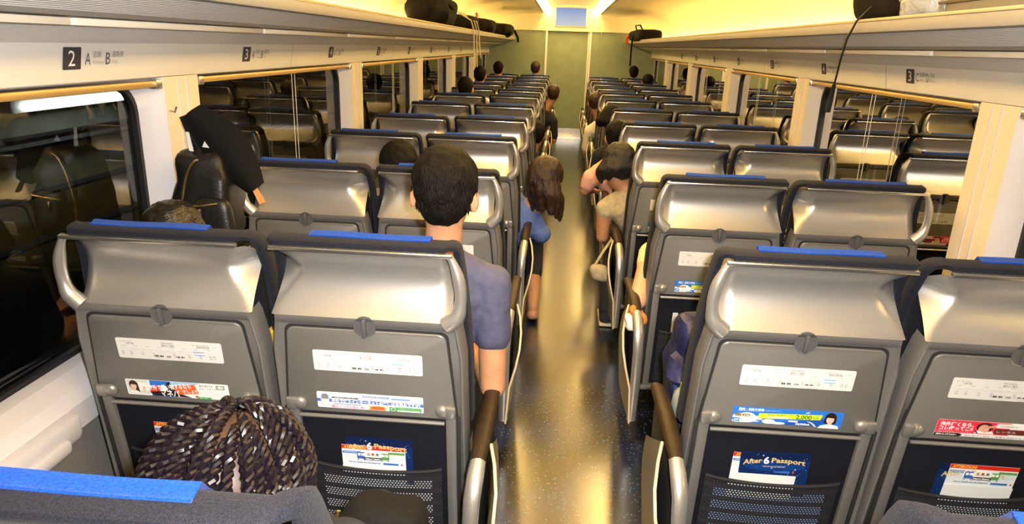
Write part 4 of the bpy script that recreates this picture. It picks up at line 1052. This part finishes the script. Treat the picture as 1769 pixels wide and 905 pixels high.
# navy backpack in the first right seat
nv = mat('navy nylon', (.012, .016, .075), .5, nscale=20, namt=.3, bump=.7, bscale=25, bdist=.01)
nb_ = empty('backpack', (.480, 2.14, .455), 'navy nylon backpack with bright blue patch on the first right aisle seat', 'backpack')
m = MB(); soft_box(m, (0, 0, .16), (.085, .12, .17), nv, .03, .65, sc2=12); soft_box(m, (-.03, -.08, .09), (.05, .05, .085), nv, .02, .7, sc2=14); m.build('body', nb_)
m = MB(); soft_box(m, (.045, -.11, .235), (.035, .022, .065), mat('bright blue nylon', (.02, .16, .62), .5), .01, .7); m.build('blue_panel', nb_)
m = MB(); soft_box(m, (-.03, -.10, .04), (.045, .04, .07), mat('black mesh pocket', (.01, .01, .012), .7, bump=1, bscale=300), .01, .7); m.build('side_pocket', nb_)
bt = empty('bottle', (.424, 2.02, .515), 'drink bottle with yellow-green cap in the navy backpack pocket', 'bottle')
Rb = Matrix.Rotation(math.radians(28), 4, 'X')
m = MB(); m.tube([tuple(Rb @ Vector((0, 0, z))) for z in (0, .01, .09, .11, .125)], [.028, .031, .031, .022, .014], mat('clear bottle plastic', (.35, .38, .36), .1, spec=.8), 14); m.build('body', bt)
m = MB(); m.tube([tuple(Rb @ Vector((0, 0, z))) for z in (.122, .124, .146, .148)], [.014, .0175, .0175, .015], mat('lime cap', (.48, .68, .03), .4), 16); m.tube([tuple(Rb @ Vector((0, 0, z))) for z in (.148, .150)], [.012, .011], mat('pale cap top', (.75, .85, .6), .4), 16); m.build('cap', bt)
# orange and white cloth at the second right armrest
oc = empty('handkerchief', (.335, 2.70, .50), 'crumpled orange and white cloth at the end of a right armrest', 'cloth')
m = MB(); soft_box(m, (.012, 0, .05), (.034, .035, .034), mat('orange cloth', (.62, .20, .04), .8), .02, .8, sc2=20); m.build('orange_part', oc)
m = MB(); soft_box(m, (-.012, -.012, .020), (.028, .03, .034), mat('white cloth', (.8, .78, .74), .8), .015, .8, sc2=20); m.build('white_part', oc)
oc.location.z = .525
# yellow bag between the first left seats
yb = MB(); yb.rbox(-.012, .012, -.09, .09, 0, .24, .008, mat('yellow paper bag', (.80, .50, .03), .5, nscale=12, namt=.15), warp=lambda v: Vector((v.x + .006 * math.sin(v.z * 30), v.y, v.z)))
cb = empty('centre_console', (-.757, 1.86, 0), 'narrow centre armrest between the two nearest left seats', 'armrest')
ybo = yb.build('paper_bag', None, loc=(-.785, 1.80, .60), label='yellow paper bag standing between the two nearest left seats', cat='bag')
MB().rbox(-.035, .012, -.16, .16, .48, .598, .01, shellm).build('arm_pad', cb); MB().rbox(-.025, .005, -.10, .10, 0, .48, .006, darkgap).build('post', cb)
# khaki shoulder bag
kb = empty('shoulder_bag', (.262, 3.93, .30), 'small khaki cloth bag hanging at the knee of the khaki top', 'bag')
m = MB(); soft_box(m, (0, 0, .05), (.06, .045, .05), khaki, .012, .7); m.build('body', kb); MB().tube([(-.03, 0, .08), (.02, .03, .17), (.07, .07, .24)], .012, khaki, 6, flat=(1, .4)).build('strap', kb)

# luggage on the racks
def bag(name, label, x, y, h, m, amp=.03, ex=.6, parts=None, sc2=6):
    z = 1.732; t = empty(name, (x, y, z), label, 'bag', 'luggage on the racks'); mb = MB(); soft_box(mb, (0, 0, h[2]), h, m, amp, ex, sc2=sc2); mb.build('body', t); return t
b1 = bag('duffel_bag', 'big black duffel bag on the left rack', -1.10, 6.0, (.17, .50, .13), blackcloth, .06, .8)
MB().tube([(.10, -.25, .22), (.16, -.1, .17), (.15, .15, .15), (.10, .3, .16)], .012, blackcloth, 6).build('handle', b1)
b2 = bag('travel_bag', 'black bag with red tag and pale straps on the left rack', -1.08, 7.45, (.16, .42, .085), blackcloth, .04, .7)
MB().rbox(.12, .135, .20, .30, .14, .20, .004, mat('red tag', (.6, .03, .02), .6)).build('red_tag', b2)
pale = mat('pale strap webbing', (.62, .55, .38), .7)
for k, (y0, l) in enumerate(((-.35, .22), (-.12, .34), (.10, .26))):
    MB().tube([(.05, y0 - .3, .17), (.155, y0 - .05, .10), (.172, y0, .02), (.176, y0 + .02, -.12), (.170 + .01 * k, y0 + .05, -l)], .006, pale, 6).build('strap', b2)
b3 = bag('backpack', 'dark backpack farther along the left rack', -1.08, 9.3, (.17, .45, .10), blackcloth, .05, .75)
b4 = bag('backpack', 'dark bulky bag at the far end of the left rack', -1.02, 11.2, (.20, .55, .10), blackcloth, .06, .7)
MB().tube([(.20, .3, .10), (.25, .4, .0), (.25, .45, -.06)], .02, blackcloth, 6).build('strap', b4)
b5 = bag('duffel_bag', 'long dark holdall at the far end of the right rack', 1.20, 11.3, (.20, .85, .085), blackcloth, .03, .5)
MB().tube([(-.10, .3, .16), (-.12, .32, .24), (-.05, .32, .25), (.0, .3, .16)], .012, blackcloth, 6).build('handle', b5)
MB().tube([(-.19, -.3, .1), (-.212, -.3, .02), (-.215, -.28, -.1), (-.212, -.28, -.36)], .012, blackcloth, 6, flat=(1, .4)).build('strap', b5)
MB().tube([(-.17, .86, .1), (-.19, .93, .06), (-.19, .95, -.02)], .022, mat('red orange charm', (.8, .10, .03), .5), 8).build('charm', b5)
b6 = bag('shoulder_bag', 'black shoulder bag with a long dangling strap on the near right rack', 1.22, 2.76, (.13, .22, .075), blackcloth, .02, .55)
MB().tube([(-.06, .0, .12), (-.13, .0, .055), (-.160, .02, .012), (-.168, .06, -.05), (-.165, .10, -.13), (-.158, .14, -.22)], .0042, blackleather, 6).build('strap', b6)
MB().tube([(-.158, .14, -.22), (-.156, .16, -.28), (-.156, .17, -.33)], [.006, .009, .009], blackleather, 6, flat=(1.3, .5)).build('strap_pad', b6)
m = MB(); soft_box(m, (0, 0, .055), (.07, .10, .055), mat('clear crinkled plastic', (.45, .47, .5), .15, spec=.9, bump=1, bscale=30, bdist=.01), .02, .8, sc2=20); m.build('plastic_bag', None, loc=(1.16, 2.48, 1.732), label='clear crinkled plastic bag on the near right rack', cat='bag', group='luggage on the racks')
b7 = bag('suitcase', 'flat taupe grey suitcase lying on the near right rack', 1.27, 1.92, (.15, .42, .05), mat('taupe fabric', (.22, .19, .15), .8, bump=.4, bscale=200), .004, .25)
MB().rbox(-.156, -.148, -.40, .40, .046, .054, .002, mat('dark suitcase seam', (.10, .07, .04), .6)).build('seam', b7)
